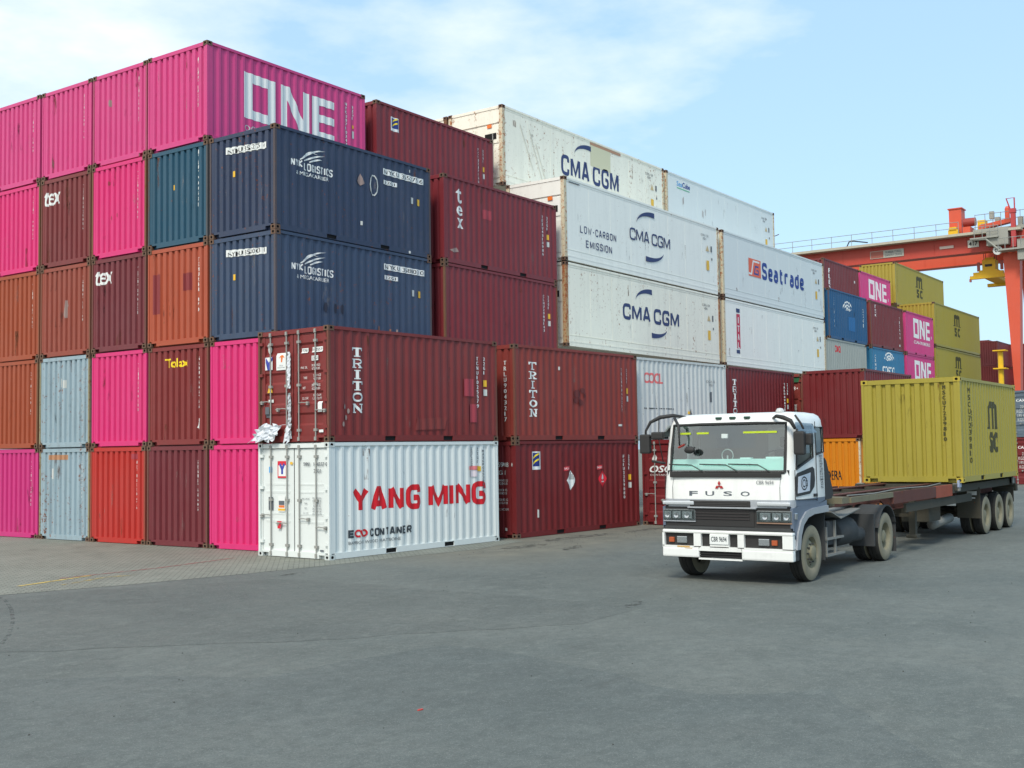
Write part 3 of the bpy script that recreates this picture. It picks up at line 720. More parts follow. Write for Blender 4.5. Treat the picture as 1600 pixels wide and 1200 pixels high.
# tier 4
c = front(5, 4, 'pink', 'bright pink container second row from top at the left photo edge', post=RUSTPOST); idn(c, 'FSCU7190345')
c = front(4, 4, 'maroon', 'brownish red container with small white mark, under the second pink one', post=BROWNPOST); idn(c, 'TEXU5824036')
c.txt('e', 'tex', .15, 1.85, .8, .42, LETW, .025, .15)
c = front(3, 4, 'pink', 'bright pink container with rusty posts beside the teal blue container', post=RUSTPOST); idn(c, 'TCKU3201905')
for q in ((.35, 2.0), (.75, 2.1), (.9, 1.1), (1.15, 1.15), (.8, 1.0)): c.put('e', ellipse(q[0], q[1], .02, .06), flat('dent_mark', srgb(150, 60, 70), .7), 'scuff')
c = front(2, 4, 'teal', 'teal blue container beneath the pink corner container', post=BROWNPOST); idn(c, 'NYKU7900431', z1=2.45)
c.put('e', rect(1.0, 1.52, 1.07, 1.66), STY, 'sticker')
def nyk(c, num):
    block(c, 's', 'NYK', .58, 1.7, .38, .19, .035, LETW, .02); block(c, 's', 'LOGISTICS', 1.0, 1.64, 1.04, .2, .035, LETW, .022); c.txt('s', '& MEGACARRIER', .73, 1.5, 1.15, .1, LETW, .02)
    w = LETW
    def feather(x0, z0, x1, z1, b, t):
        o = []; i_ = []; n = 12
        for k in range(n+1):
            s = k/n; x = x0+(x1-x0)*s; z = z0+(z1-z0)*s**1.3+b*math.sin(math.pi*s); o.append((x, z+t*math.sin(math.pi*min(1, s*.8+.2)))); i_.append((x, z))
        c.put('s', band(o, i_), w, 'wing_emblem')
    feather(.88, 1.88, 1.78, 2.27, .1, .05); feather(1.0, 1.87, 1.76, 2.14, .04, .05); feather(1.2, 1.87, 1.68, 2.02, .02, .05); feather(.95, 1.95, 1.5, 2.12, .1, .04)
    c.put('s', rect(4.0, 2.1, 5.74, 2.27), LETW, 'number_panel').txt('s', num, 4.05, 2.125, 1.64, .12, LETK, .02, name='number')
    c.put('s', rect(4.02, 1.83, 4.58, 1.95), LETW, 'number_panel').txt('s', '22G1', 4.07, 1.85, .44, .08, LETK, .02, name='number')
    c.put('s', rect(5.17, 1.48, 5.3, 1.66), LETWD, 'sticker').put('s', rect(5.44, 1.46, 5.57, 1.65), STY, 'sticker')
    c.put('e', poly([(.63,2.12),(2.12,2.06),(2.12,2.22),(.63,2.3)]), LETW, 'number_panel').txt('e', num, .7, 2.11, 1.36, .12, LETK, .015, name='number')
    c.put('e', rect(.9, 1.5, .98, 1.65), STY, 'sticker')
c = front(1, 4, 'navy', 'upper dark blue container with white winged emblem, brown rusty corner', post=BROWNPOST); nyk(c, 'NYKU 355275 6')
c.put('s', ring(3.62, 1.72, .17, .3, .04, 0, 360, 10), LETWD, 'scuff').put('s', poly([(2.95,1.72),(3.1,1.95),(3.25,1.7),(3.1,1.62)]), SMUDGE, 'scuff').put('s', rect(3.1, .55, 3.16, .66), LETWD, 'scuff').put('s', rect(5.1, 2.35, 5.14, 2.43), LETWD, 'scuff')
c.put('s', rect(5.0, .04, 5.14, .11), LETWD, 'sticker')
# tier 3
c = front(5, 3, 'brownorange', 'brown orange container third row from top at the left photo edge', post=BROWNPOST); idn(c, 'TRHU1937502')
c = front(4, 3, 'brownred', 'brown red container with a pale smudge, third row from the top', post=BROWNPOST); idn(c, 'TGHU0724160')
c.put('e', poly([(1.15,1.2),(1.22,1.62),(1.32,1.62),(1.38,1.45),(1.3,1.35),(1.34,1.15),(1.2,1.1)]), SMUDGE, 'scuff')
c = front(3, 3, 'plum', 'plum red container with small white mark beside the rust orange one', post=BROWNPOST); idn(c, 'TEXU7390128')
c.txt('e', 'tex', .15, 1.9, .78, .4, LETW, .025, .15)
c = front(2, 3, 'rustorange', 'rust orange container with two dark painted-over patches'); idn(c, 'TEMU2481370', x=2.05, z0=.8, z1=2.25)
c.put('e', rect(.2, .88, .5, 1.95), PATCHM, 'painted_patch').put('e', rect(1.45, 1.42, 1.8, 1.88), PATCHM, 'painted_patch')
c = front(1, 3, 'slate', 'lower dark blue container with white winged emblem above the maroon door container', post=BROWNPOST); nyk(c, 'NYKU 358003 0')
for x in (3.75, 4.0, 4.22, 4.5): c.put('s', rect(x, .2, x+.05, .45+.1*math.sin(x*9)), SMUDGE if x > 4.4 else flat('rust_run', srgb(140, 96, 76), .8), 'scuff')
for x in (1.75, 2.1, 2.35): c.put('s', ellipse(x, .85, .05, .13), flat('dark_scrape', srgb(36, 42, 58), .7), 'scuff')
# tier 2
c = front(5, 2, 'brownorange', 'orange brown container second row from the ground at left photo edge', post=RUSTPOST); idn(c, 'CAIU2290187')
c = front(4, 2, 'iceblue', 'upper pale ice blue container streaked with rust', post=OLIVEPOST); idn(c, 'SUDU1087430', mat=LETWD)
c.put('e', rect(1.0, 1.75, 1.1, 2.0), LETWD, 'scuff').put('e', rect(1.15, 1.72, 1.25, 1.95), LETWD, 'scuff')
c = front(3, 2, 'pink', 'pink container standing on the bright red container'); idn(c, 'TCNU4590183')
c = front(2, 2, 'oxide', 'dark red container with small yellow lettering near its top', post=BROWNPOST); idn(c, 'GLDU9404745', z1=2.3)
c.txt('e', 'Tolax', .68, 2.06, .92, .24, STYB, .03).put('e', poly([(1.95,.45),(2.02,.72),(2.08,.68),(2.06,.4),(2.0,.42)]), LETW, 'scuff')
c = front(1, 2, 'pink', 'upper pink container squeezed against the maroon door container')
# tier 1
c = front(5, 1, 'magenta', 'magenta pink container on the ground at the left photo edge'); idn(c, 'TCLU6120938')
c = front(4, 1, 'iceblue', 'lower pale ice blue container on the ground with rusty top edge', post=OLIVEPOST); idn(c, 'SUDU5530912')
c.put('e', rect(.45, 2.3, 1.4, 2.44), flat('rusty_band', srgb(176, 130, 96), .8), 'scuff').put('e', rect(.62, 1.75, .7, 2.05), LETWD, 'scuff').put('e', rect(.78, 1.75, .86, 2.05), LETWD, 'scuff')
c = front(3, 1, 'red', 'bright red container on the ground beside the pale blue one', post=BROWNPOST); idn(c, 'UETU3120675'); c.put('e', rect(1.75, 2.3, 2.1, 2.44), PATCHP, 'painted_patch')
c = front(2, 1, 'plum', 'plum container on the ground between bright red and pink ones', post=BROWNPOST); idn(c, 'SEGU1748605')
c = front(1, 1, 'pink', 'lower pink container on the ground touching the white one')
# corner stack, slightly turned
G2 = 'containers along the lane side of the stack'
ym = container((0,0,0), mat='white', rot=-.048, end='flat', cast=CASTW, label='clean white container on the ground with big red lettering', group=G2)
block(ym, 's', 'YANG', .74, 1.0, 2.3, .6, .14, LETR, .08); block(ym, 's', 'MING', 3.33, 1.0, 2.22, .6, .14, LETR, .08)
block(ym, 's', 'E', .61, .45, .18, .18, .05, LETDG); block(ym, 's', 'CONTAINER', 1.28, .44, 1.4, .19, .04, LETDG, .03)
ym.put('s', poly([(.95,.58),(1.0,.62),(1.07,.5),(1.02,.46)]), LETR, 'eco_mark').put('s', ring(.92, .54, .11, .09, .045, 60, 300, 16), LETR, 'eco_mark').put('s', ring(1.1, .54, .11, .09, .045, -120, 120, 16), LETR, 'eco_mark')
ym.txt('s', 'BAMBOO WOOD | RATTBORNE', .61, .28, 1.7, .09, LETG, .0)
for x, s_, z0, z1 in ((4.98, 'YMMU144237', 1.98, 2.48), (5.22, '22G1', 2.05, 2.48), (5.42, 'MAXGROSS30480', 1.3, 2.42)): ym.vid('s', s_, x, z0, z1, .05, LETG)
ym.put('s', rect(4.86, 1.9, 5.26, 2.0), flat('salmon_label', srgb(226, 130, 130), .6), 'sticker').put('s', rect(5.18, 1.86, 5.34, 1.99), STY, 'sticker').put('s', rect(4.9, 1.72, 5.2, 1.88), flat('pale_label', srgb(226, 212, 214), .6), 'sticker')
E_ = 'e'
ym.put(E_, rect(.66, 1.83, .98, 2.22), STR, 'line_sticker').put(E_, rect(.69, 1.87, .95, 2.12), STW, 'line_sticker')
block(ym, E_, 'Y', .71, 1.88, .22, .31, .07, STB); 0 and ym.put(E_, poly([(.7,2.14),(.78,2.16),(.82,2.04),(.86,2.16),(.94,2.14),(.87,1.98),(.87,1.87),(.77,1.87),(.77,1.98)]), STB, 'line_sticker')
ym.put(E_, rect(.36, 1.95, .46, 2.09), STCY, 'sticker').put(E_, rect(.34, 1.08, .5, 1.38), LETG, 'data_plate')
ym.put(E_, rect(.68, 1.05, .92, 1.42), STW, 'sticker').put(E_, rect(.7, 1.2, .9, 1.3), LETG, 'sticker').put(E_, rect(.7, 1.14, .9, 1.195), STO, 'sticker').put(E_, rect(.68, 1.07, .92, 1.12), STY, 'sticker').put(E_, rect(1.1, 2.14, 1.19, 2.2), STY, 'sticker')
ym.txt(E_, 'YMMU', 1.55, 2.1, .22, .09, LETG, .02).txt(E_, '144237 0', 1.9, 2.1, .45, .09, LETG, .02).txt(E_, '22G1', 1.9, 1.95, .24, .09, LETG, .02)
ym.txt(E_, 'MAX. GROSS\n\nTARE\n\nNET\n\nCU. CAP.', 1.5, 1.02, .26, .36, LETG, .0).txt(E_, '30,480 KG\n67,200 LB\n2,200 KG\n4,850 LB\n28,280 KG\n62,350 LB\n33.2 CU.M', 1.85, 1.0, .3, .4, LETG, .0)
ym.put(E_, rect(2.1, .18, 2.22, .22), LETG, 'sticker').put(E_, poly([(.68,.83),(.84,.83),(.8,.66),(.7,.66)]), STR, 'seal_tag', .06)
tr = container((0,0,TH), mat='oxide', rot=-.048, end='ribbed', post=BROWNPOST, label='maroon container with lock-rod doors standing on the white container', group=G2)
def triton(c, x=.75, w=.34, ztop=2.2, mat=LETW, zbot=.64, n=6):
    h = (ztop-zbot)/6; 
    for i, ch in enumerate('TRITON'[:n]):
        z = ztop-(i+1)*h+.02
        for g in SL[ch]: c.put('s', ([(x+a*w, z+b*(h-.045)) for a, b in g[0]], g[1]), mat)
triton(tr)
def marks(c, s_, s2='22G1', x=5.26, z0=.84, z1=2.2, st=1.42, wh=1.18):
    c.vid('s', s_, x, z0, z1, .06).vid('s', s2, x+.28, 1.72, z1, .05)
    c.put('s', rect(x+.23, st, x+.36, st+.17), STY, 'sticker').put('s', rect(x+.24, wh, x+.37, wh+.17), LETWD, 'sticker')
marks(tr, 'TCNU1025579')
tr.put('s', rect(4.72, 1.15, 5.08, 1.6), PATCHP, 'painted_patch').put('s', rect(4.92, .48, 5.22, .95), PATCHP, 'painted_patch')
for x, z in ((.5,.8),(.55,.55),(.45,.4),(.62,.7)): tr.put('s', ellipse(x, z, .035, .06, 9), SMUDGE, 'scuff')
tr.put('s', ([(2.9,.55),(4.0,.6),(3.95,.3),(2.85,.27)], [(0,3,2,1)]), flat('rubbed_patch', srgb(124, 52, 48), .6), 'painted_patch')
tr.put(E_, ellipse(.38, 2.22, .07, .12), LETWD, 'sticker').put(E_, rect(.24, 1.72, .5, 2.02), STW, 'sticker').put(E_, poly([(.26,2.02),(.37,1.9),(.5,2.04),(.5,1.95),(.41,1.84),(.41,1.72),(.32,1.72),(.32,1.84),(.26,1.9)]), STB, 'sticker')
tr.put(E_, rect(.64, 1.7, .98, 2.1), STW, 'owner_plate').put(E_, poly([(.73,1.97),(.8,2.05),(.88,2.05),(.93,1.97),(.86,2.0),(.845,1.88),(.8,1.88),(.8,2.0)]), STO, 'owner_plate').txt(E_, 'TRITON\nINTERNATIONAL', .68, 1.74, .26, .08, LETG)
tr.put(E_, poly([(.32,1.18),(.5,1.18),(.47,1.34),(.41,1.4)]), STY, 'warning_sticker').put(E_, rect(.32,.95,.5,1.02), STW, 'sticker').put(E_, rect(.24,.6,.38,.85), LETG, 'data_plate')
tr.put(E_, rect(1.5,2.05,1.72,2.16), LETW, 'number_panel').txt(E_, 'TCNU', 1.52, 2.07, .18, .07, LETK, .02, name='number').put(E_, rect(1.86,2.05,2.2,2.17), LETW, 'number_panel').txt(E_, '102557', 1.88, 2.07, .3, .07, LETK, .02, name='number')
tr.put(E_, rect(1.86,1.86,2.08,1.97), LETW, 'number_panel').txt(E_, '22G1', 1.88, 1.88, .18, .07, LETK, .02, name='number')
tr.txt(E_, 'MAX. GR.\n\n\nTARE\n\n\nNET\n\n\nCU. CAP.', 1.5, .98, .22, .76, LETW, .01).txt(E_, '30,480 KGS\n67,200 LBS\n\n2,180 KGS\n4,810 LBS\n\n28,300 KGS\n62,390 LBS\n\n33.2 CU.M\n1,172 CU.FT', 1.86, .96, .3, .82, LETW, .01)
tr.put(E_, rect(2.06,.68,2.2,.92), STW, 'sticker').put(E_, rect(2.1,.22,2.24,.28), STW, 'sticker')
# torn plastic sheet and foil strip hanging on the doors
TORN = flat('torn_white_plastic', srgb(208, 212, 216), .3); FOIL = flat('crumpled_foil', srgb(190, 194, 198), .25, .6)
def crumple(name, quad, nu, nv, amp, mat, seed, edge=.05, thick=.006):
    rnd = random.Random(seed); vs = []
    for i in range(nu+1):
        for j in range(nv+1):
            s, t_ = i/nu, j/nv; a, b, c_, d = map(Vector, quad)
            p = (a*(1-s)+b*s)*(1-t_)+(d*(1-s)+c_*s)*t_
            p += Vector((rnd.uniform(-amp, amp), rnd.uniform(-amp, amp)*.5, rnd.uniform(-amp, amp)*.5))
            if i in (0, nu) or j in (0, nv): p += Vector((0, rnd.uniform(-edge, edge), rnd.uniform(-edge, edge)))
            vs.append(p)
    mb = MB(); mb.add(vs, [(i*(nv+1)+j, (i+1)*(nv+1)+j, (i+1)*(nv+1)+j+1, i*(nv+1)+j+1) for i in range(nu) for j in range(nv)])
    o = link(name, mb.mesh(name), mat); so = o.modifiers.new('s', 'SOLIDIFY'); so.thickness = thick; return o
def wpt(c, u, z, d=-.05):                       # point on the near end of the corner stack, d metres off its face
    x, y = d, W0-u; ca, sa = math.cos(-.048), math.sin(-.048)
    return (ca*x-sa*y, sa*x+ca*y, c+z)
o = crumple('torn_sheet', [wpt(TH, -.08, -.0, -.2), wpt(TH, .75, .05, -.16), wpt(TH, .96, .42, -.05), wpt(TH, .25, .46, -.07)], 11, 8, .06, TORN, 3)
tag(o, 'crumpled white plastic sheet hanging torn from the maroon container doors', 'torn sheet')
for k, (z0, z1, u) in enumerate(((1.25, 2.1, 1.13), (.1, 1.15, 1.15))):
    o = crumple('foil_strip', [wpt(TH, u-.055, z0, -.035), wpt(TH, u+.06, z0, -.035), wpt(TH, u+.05, z1, -.03), wpt(TH, u-.05, z1, -.03)], 3, 22, .014, FOIL if k else TORN, 5+k, .012, .003)
    tag(o, ('silvery foil strip stuck over the lower half of the maroon door gap' if k else 'white plastic strip stuck over the upper half of the maroon door gap'), 'tape')
o = crumple('torn_sheet', [wpt(TH, 1.0, .02, -.07), wpt(TH, 1.16, .02, -.06), wpt(TH, 1.16, .4, -.04), wpt(TH, 1.08, .42, -.04)], 4, 7, .02, TORN, 9)
tag(o, 'small white plastic shred at the foot of the maroon door rods', 'torn sheet')
# second bay
c = container((7.41, Yc(2), 4*TH), mat='crimson', label='crimson container on top with small blue and yellow badge', group=G2, post=MP['crimson'])
def florens(c, x0, z0, w, h):
    c.put('s', rect(x0, z0, x0+w, z0+h), STW, 'badge').put('s', rect(x0+.035, z0+.09, x0+w-.035, z0+h-.035), flat('badge_blue', srgb(34, 52, 120), .5), 'badge')
    for dz in (.13, .27):
        pts_o = [(x0+.08+i*(w-.16)/8, z0+dz*h/.42*.9+.12*math.sin(i/8*1.6)) for i in range(9)]
        c.put('s', band([(a, b+.05) for a, b in pts_o], pts_o), STYB, 'badge')
florens(c, .68, 1.82, .4, .44); marks(c, 'FCIU2371560', x=5.22)
c = container((7.52, Y1, 3*TH), mat='crimson', label='wine red container with white upright word, below the top crimson one', group=G2, post=MP['crimson'])
for i, ch in enumerate('tex'): c.txt('s', ch, .62+.02*i, 2.24-(i+1)*.38, .28, .44 if ch == 't' else .3, LETW, .03)
marks(c, 'TEXU4310986'); c.put('s', rect(1.94, 1.57, 2.38, 1.86), PATCHP, 'painted_patch').put('s', poly([(.3,.4),(.62,.5),(.7,.38),(.45,.33)]), SMUDGE, 'scuff')
c = container((7.52, Y1, 2*TH), mat='crimson', label='plain crimson container with rusty corner post behind the maroon ones', group=G2, post=RUSTPOST); marks(c, 'CLHU2980143', z0=.95)
c = container((6.81, -.32, TH), mat='oxide2', rot=-.07, label='brick red container with white serif lettering, brown rusty corner', group=G2, post=BROWNPOST)
triton(c, .65); marks(c, 'TRLU9043217', x=5.2); idn(c, 'TRLU9043217', x=2.1, z0=.5, z1=2.2)
for x, z, r_ in ((2.9,1.35,.16),(3.15,1.45,.1),(2.8,1.15,.1),(3.05,1.1,.12),(3.25,1.3,.08)): c.put('s', ellipse(x, z, r_, r_*.8, 9), flat('dark_scuff', srgb(96, 44, 44), .8), 'scuff')
c.put('s', rect(5.0, .42, 5.16, .48), LETWD, 'sticker').put('s', rect(2.0, 2.0, 2.05, 2.1), LETWD, 'sticker')
c = container((6.81, -.32, 0), mat='darkred', rot=-.07, label='dark red container on the ground with two diamond hazard labels', group=G2, post=MP['darkred'])
florens(c, .73, 1.84, .4, .5); marks(c, 'FCIU2259080', x=5.27)
def diamond(c, x, z, r_, bgm): c.put('s', poly([(x-r_*.8,z),(x,z-r_*1.1),(x+r_*.8,z),(x,z+r_*1.1)]), bgm, 'hazard_label')
diamond(c, 2.52, 1.5, .26, STW); diamond(c, 4.1, 1.5, .26, STR)
for k in range(-2, 3): c.put('s', rect(2.52+k*.055-.013, 1.52, 2.52+k*.055+.013, 1.52+.22-abs(k)*.065), LETK, 'hazard_label')
c.put('s', poly([(4.03,1.5),(4.06,1.62),(4.1,1.68),(4.15,1.6),(4.16,1.5),(4.1,1.46)]), STW, 'hazard_label').put('s', rect(4.02, 1.4, 4.18, 1.43), STW, 'hazard_label')
for x in (2.2, 3.82): c.put('s', poly([(x,1.76),(x+.28,1.8),(x+.28,1.92),(x,1.88)]), flat('class_label', srgb(200, 60, 70), .6), 'hazard_label').txt('s', 'BASIC', x+.03, 1.81, .22, .06, STW)
c.put('s', rect(.93, .52, .99, .74), LETWD, 'sticker')
c.txt('e', '225908 0', 1.6, 1.93, .72, .13, LETWD, .02).txt('e', '22G1', 1.62, 1.72, .4, .12, LETWD, .02).txt('e', '30480 KG\n67200 LB\n\n2200 KG\n4850 LB\n\n28280 KG\n62350 LB\n\n33.2 CU.M', 1.75, .75, .4, .85, LETWD, .01)
c.put('e', rect(1.98,.2,2.1,.28), LETWD, 'sticker')
# lane side, beyond
c = container((12.95, -.5, TH), mat='offwhite', rot=-.07, label='chalky white corrugated container with faded red lettering behind the truck cab', group=G2, cast=CASTW)
c.txt('s', 'COCL', .74, 1.82, 1.12, .34, LETPALER, .04)
for i in range(26): x = .6+random.random()*1.9; c.put('s', rect(x, .95+random.choice((0, .22)), x+.08, .98+random.choice((0, .22))), LETDG, 'scuff') if False else c.put('s', rect(x, 1.0, x+.07, 1.03), LETDG, 'scuff')
c.put('s', poly([(3.55,.85),(3.62,1.05),(3.68,.85)]), LETG, 'sticker').put('s', rect(3.4,.86,3.52,.95), STY, 'sticker').put('s', rect(4.9,1.3,5.05,1.65), LETG, 'sticker').txt('s', 'CCLU 312\n22G1', 4.7, 1.85, .6, .2, LETG)
c = container((19.2, -.85, TH), mat='darkred', rot=-.02, label='dark red container with white serif lettering half hidden above the cab roof', group=G2)
triton(c, .5, .36); marks(c, 'TRLU6083190', x=5.1)
c = container((25.95, -1.05, TH), mat='oxide2', rot=-.02, end='ribbed', label='brown red container with green top edge in the gap behind the cab', group=G2, post=BROWNPOST)
c.put('e', rect(1.7, 2.3, 2.3, 2.5), flat('green_header_paint', srgb(40, 96, 60), .6), 'painted_patch', .03).txt('e', '0318 4', 1.75, 1.98, .5, .15, LETW, .02).put('e', rect(1.98, .9, 2.14, 1.4), LETWD, 'sticker').put('e', rect(1.98, .1, 2.14, .6), LETWD, 'sticker')
c = container((13.1, -3.15, 0), mat='darkred', end='ribbed', label='dark red door container on the ground half hidden by the truck mirror', group=G2)
c.put('e', ellipse(.42, 2.05, .08, .12), LETWD, 'sticker').txt('e', 'OSC', .25, 1.62, .8, .22, LETW, .03, .25).txt('e', 'CONTAINERS', .25, 1.52, .75, .06, LETWD)
c = container((24.55, -4.03, TH), mat='darkred', label='broad dark red container end standing on the amber orange container', group=G2)
c = container((24.5, -3.8, 0), mat='orange', label='amber orange container seen between truck cab and yellow container', group=G2, post=PALEPOST)
c.txt('e', 'MUDERA', .72, 1.05, .98, .36, LETK, .01)
# reefers
G3 = 'white refrigerated containers'
def reef(loc, label, mat='reefer', post=PALEPOST, L=12.192): return container(loc, L, 2.896, mat, kind='reefer', post=post, cast=CAST, label=label, group=G3, name='refrigerated_container')
def crescent(c, x0, z0, x1, z1, up_, t=.2, mat=None):
    """tapered swoosh: up_ True starts thin at the lower left and ends thick at the upper right; False mirrors it about its centre"""
    n = 18; o = []; i_ = []; w, h = x1-x0, z1-z0
    for k in range(n+1):
        a = math.pi-k/n*math.pi*.52; ex, ez = (1+math.cos(a)), math.sin(a)
        th = t*(k/n)**.8
        px, pz = ex*.97*w, ez*h; o.append((px, pz)); i_.append((px*.98+th*.15*(k/n), pz-th))
    if up_: f = lambda p: (x0+p[0], z0+p[1])
    else: f = lambda p: (x1-p[0], z1-p[1])
    c.put('s', band([f(p) for p in o], [f(p) for p in i_]), mat or LETB, 'swoosh_emblem')
def cma(c, x0, z0, w, h, bold=.05, gap=.06):
    t = bold*h*3.2; block(c, 's', 'CMA', x0, z0, w*.47, h, t, LETB, rad=.3); block(c, 's', 'CGM', x0+w*.53, z0, w*.47, h, t, LETB, rad=.3)
def rmarks(c, L=12.192):
    c.txt('s', 'CXRU 159\n45R1', L-1.7, 2.2, .7, .24, LETG).put('s', poly([(L-1.25,1.75),(L-1.1,2.0),(L-.95,1.75)]), flat('pale_warning', srgb(200, 176, 130), .6), 'sticker').put('s', rect(L-.8, 1.75, L-.68, 2.0), LETG, 'sticker')
    c.put('s', rect(L-1.22, .95, L-.98, 1.35), STY, 'sticker').put('s', rect(L-.75, 1.4, L-.66, 1.5), LETG, 'sticker')
def endmarks(c): c.put('e', rect(1.75, 2.12, 1.95, 2.25), STO, 'sticker')
c = reef((14.05, Yc(2), 4*RF), 'topmost white refrigerated container with beige patch and blue lettering', 'reeferold', PALEPOST); cma(c, 3.84, 1.1, 4.36, .8, .055)
crescent(c, 4.8, 2.05, 6.0, 2.6, True); rmarks(c); endmarks(c)
c.put('s', rect(6.0, 1.84, 7.55, 2.8), flat('beige_repair_sheet', srgb(206, 202, 170), .6), 'repair_patch', .006).put('s', rect(5.98, 2.68, 8.4, 2.79), flat('rusty_top_rail', srgb(176, 136, 110), .8), 'scuff', .0075)
for q in ((1.1, 2.4, 1.9, .9), (1.7, 2.3, 2.5, .6), (2.1, 1.9, 2.9, .3)):
    c.put('s', poly([(q[0], q[1]), (q[0]+.05, q[1]), (q[2]+.04, q[3]), (q[2], q[3])]), flat('grey_scrape', srgb(214, 212, 198), .7), 'scuff')
c = reef((26.45, Yc(2), 4*RF), 'topmost light grey refrigerated container with small teal lettering', 'white', PALEPOST)
c.txt('s', 'Sea', 1.04, 2.38, .55, .22, STCY, .01).txt('s', 'Cube', 1.6, 2.38, .75, .24, LETSB, .03).put('s', rect(1.04, 2.27, 2.3, 2.31), STGRN); rmarks(c)
for x, z in ((1.6,1.6),(1.65,1.65),(3.6,1.35),(3.9,1.45),(3.65,1.3)): c.put('s', rect(x, z, x+.03, z+.3), SMUDGE, 'scuff')
c = reef((14.05, Yc(3), 4*RF), 'farthest white refrigerated container, only its rusty end peeks over', 'reeferold', RUSTPOST)
c = reef((14.1, Y1, 3*RF), 'white refrigerated container with blue lettering and small two-line slogan', 'reefer', PALEPOST)
block(c, 's', 'LOW-CARBON', 1.02, 1.08, 2.47, .26, .036, LETB, .07); block(c, 's', 'EMISSION', 1.38, .6, 1.78, .26, .036, LETB, .07); cma(c, 4.5, 1.34, 3.22, .46, .045)
crescent(c, 5.02, 2.0, 6.4, 2.6, True); crescent(c, 5.75, .66, 7.15, 1.14, False); rmarks(c); endmarks(c); c.put('s', rect(.3, 2.72, 1.0, 2.755), LETG, 'sticker')
c = reef((14.1, Y1, 2*RF), 'white refrigerated container with blue lettering and rusty post, under the slogan one', 'reeferold', RUSTYPALE)
cma(c, 3.88, 1.24, 4.48, .6, .065); crescent(c, 4.85, 2.02, 6.1, 2.54, True); crescent(c, 6.1, .69, 7.3, 1.08, False); rmarks(c)
c = reef((26.65, Y1, 3*RF), 'white refrigerated container with orange square emblem and blue lettering', 'white', PALEPOST)
block(c, 's', 'Seatrade', 4.25, 1.2, 5.15, .8, .17, LETSB, .14); OR = flat('orange_emblem', srgb(224, 98, 62), .5)
c.put('s', rect(2.75, 1.22, 4.1, 2.02), OR, 'square_emblem').put('s', poly([(2.75,1.28),(3.1,1.28),(3.3,1.88),(3.95,1.88),(3.95,1.96),(3.22,1.96),(3.0,1.36),(2.75,1.36)]), STW, 'square_emblem')
c.put('s', band([(3.85,1.74),(3.45,1.74),(3.3,1.32),(3.85,1.32),(3.85,1.56),(3.6,1.56)], [(3.85,1.66),(3.52,1.66),(3.42,1.40),(3.77,1.40),(3.77,1.5),(3.6,1.5)]), LETSB, 'square_emblem'); rmarks(c)
c = reef((26.65, Y1, 2*RF), 'white refrigerated container with upright red and blue strip of letters', 'reefer', PALEPOST)
c.put('s', rect(1.28, 2.36, 1.66, 2.54), LETB); c.put('s', rect(1.3, .78, 1.66, 2.3), flat('strip_crimson', srgb(190, 36, 70), .5)); c.put('s', rect(1.24, .56, 1.6, .72), LETB)
for i, ch in enumerate('ITAL'): c.txt('s', ch, 1.38 if ch != 'I' else 1.44, 2.26-(i+1)*.37, .2 if ch != 'I' else .08, .27, STW, .03)
rmarks(c)
# far bays
G4 = 'containers at the far end of the stack'
def cosco(c, x, z, w, h, text=True):
    for k, (r_, sx) in enumerate(((.48, 1), (.33, .8), (.2, .6))):
        c.put('s', ring(x+w*.5, z+h*.2, w*r_, h*r_*1.6, .035*w, 15, 165, 14, .05*w), LETW, 'globe_emblem')
    for a in (-.28, -.1, .1, .28): c.put('s', poly([(x+w*(.5+a*.4), z+h*.3), (x+w*(.5+a*.4+.03), z+h*.3), (x+w*(.5+a*1.1+.03), z+h*.85), (x+w*(.5+a*1.1), z+h*.85)]), LETW, 'globe_emblem')
c = container((38.95, Y1, 2*TH), L=6.3, mat='greywhite', label='grey white far container with small red lettering', group=G4); c.txt('s', 'COCL', 1.25, 1.95, .95, .36, LETR, .04)
c = container((39.5, Y1, 3*TH), mat='blue', label='deep blue far container above the grey white one', group=G4, post=BROWNPOST)
cosco(c, 2.1, 1.45, 1.6, .75); c.vid('s', 'CSLU146', .8, .6, 2.2, .09); c.vid('s', '22G1', 5.4, .9, 2.0, .07); c.put('s', rect(2.9,.6,4.0,1.35), flat('paler_blue_patch', srgb(40, 100, 150), .6), 'painted_patch')
c = container((46.2, Y1, 2*TH), mat='skyblue', label='lighter blue far container under the brown one', group=G4)
cosco(c, 2.2, 1.75, 2.0, .75); c.txt('s', 'COSCO', 1.9, 1.2, 2.3, .42, LETW, .05).txt('s', 'SHIPPING', 1.9, .75, 2.3, .3, LETW, .03).vid('s', 'CSNU197', .62, .6, 2.2, .09)
c = container((46.2, Y1, 3*TH), mat='maroon', label='maroon brown far container beside the two-tier pink ones', group=G4, post=BROWNPOST); c.vid('s', 'TEX', .9, 1.7, 2.45, .2, LETW); c.vid('s', 'TEXU90', 5.4, .7, 2.1, .07); c.put('s', rect(5.3,.3,5.42,.42), LETWD, 'sticker')
c = container((45.8, Yc(2), 4*TH), mat='maroon', label='maroon far container on top beside tall white container', group=G4, post=BROWNPOST)
for i, ch in enumerate('FLEX'): c.txt('s', ch, .85, 2.2-(i+1)*.34, .3, .27, LETW, .03)
c.put('s', rect(5.3,1.7,5.42,1.85), LETWD, 'sticker')
def onefar(loc, label, sub=False):
    c = container(loc, mat='pinktop', label=label, group=G4, post=MP['pinktop']); one(c, 1.7, 1.08, 3.5, 1.22)
    c.txt('s', 'OCEAN NETWORK EXPRESS', 1.7, .7, 3.5, .2, LETW, .02); c.put('s', rect(5.55,1.2,5.62,1.4), LETWD, 'sticker')
onefar((52.2, Yc(2), 4*TH), 'topmost far pink container with white lettering')
onefar((52.85, Y1, 3*TH), 'middle far pink container with white lettering beside yellow ones')
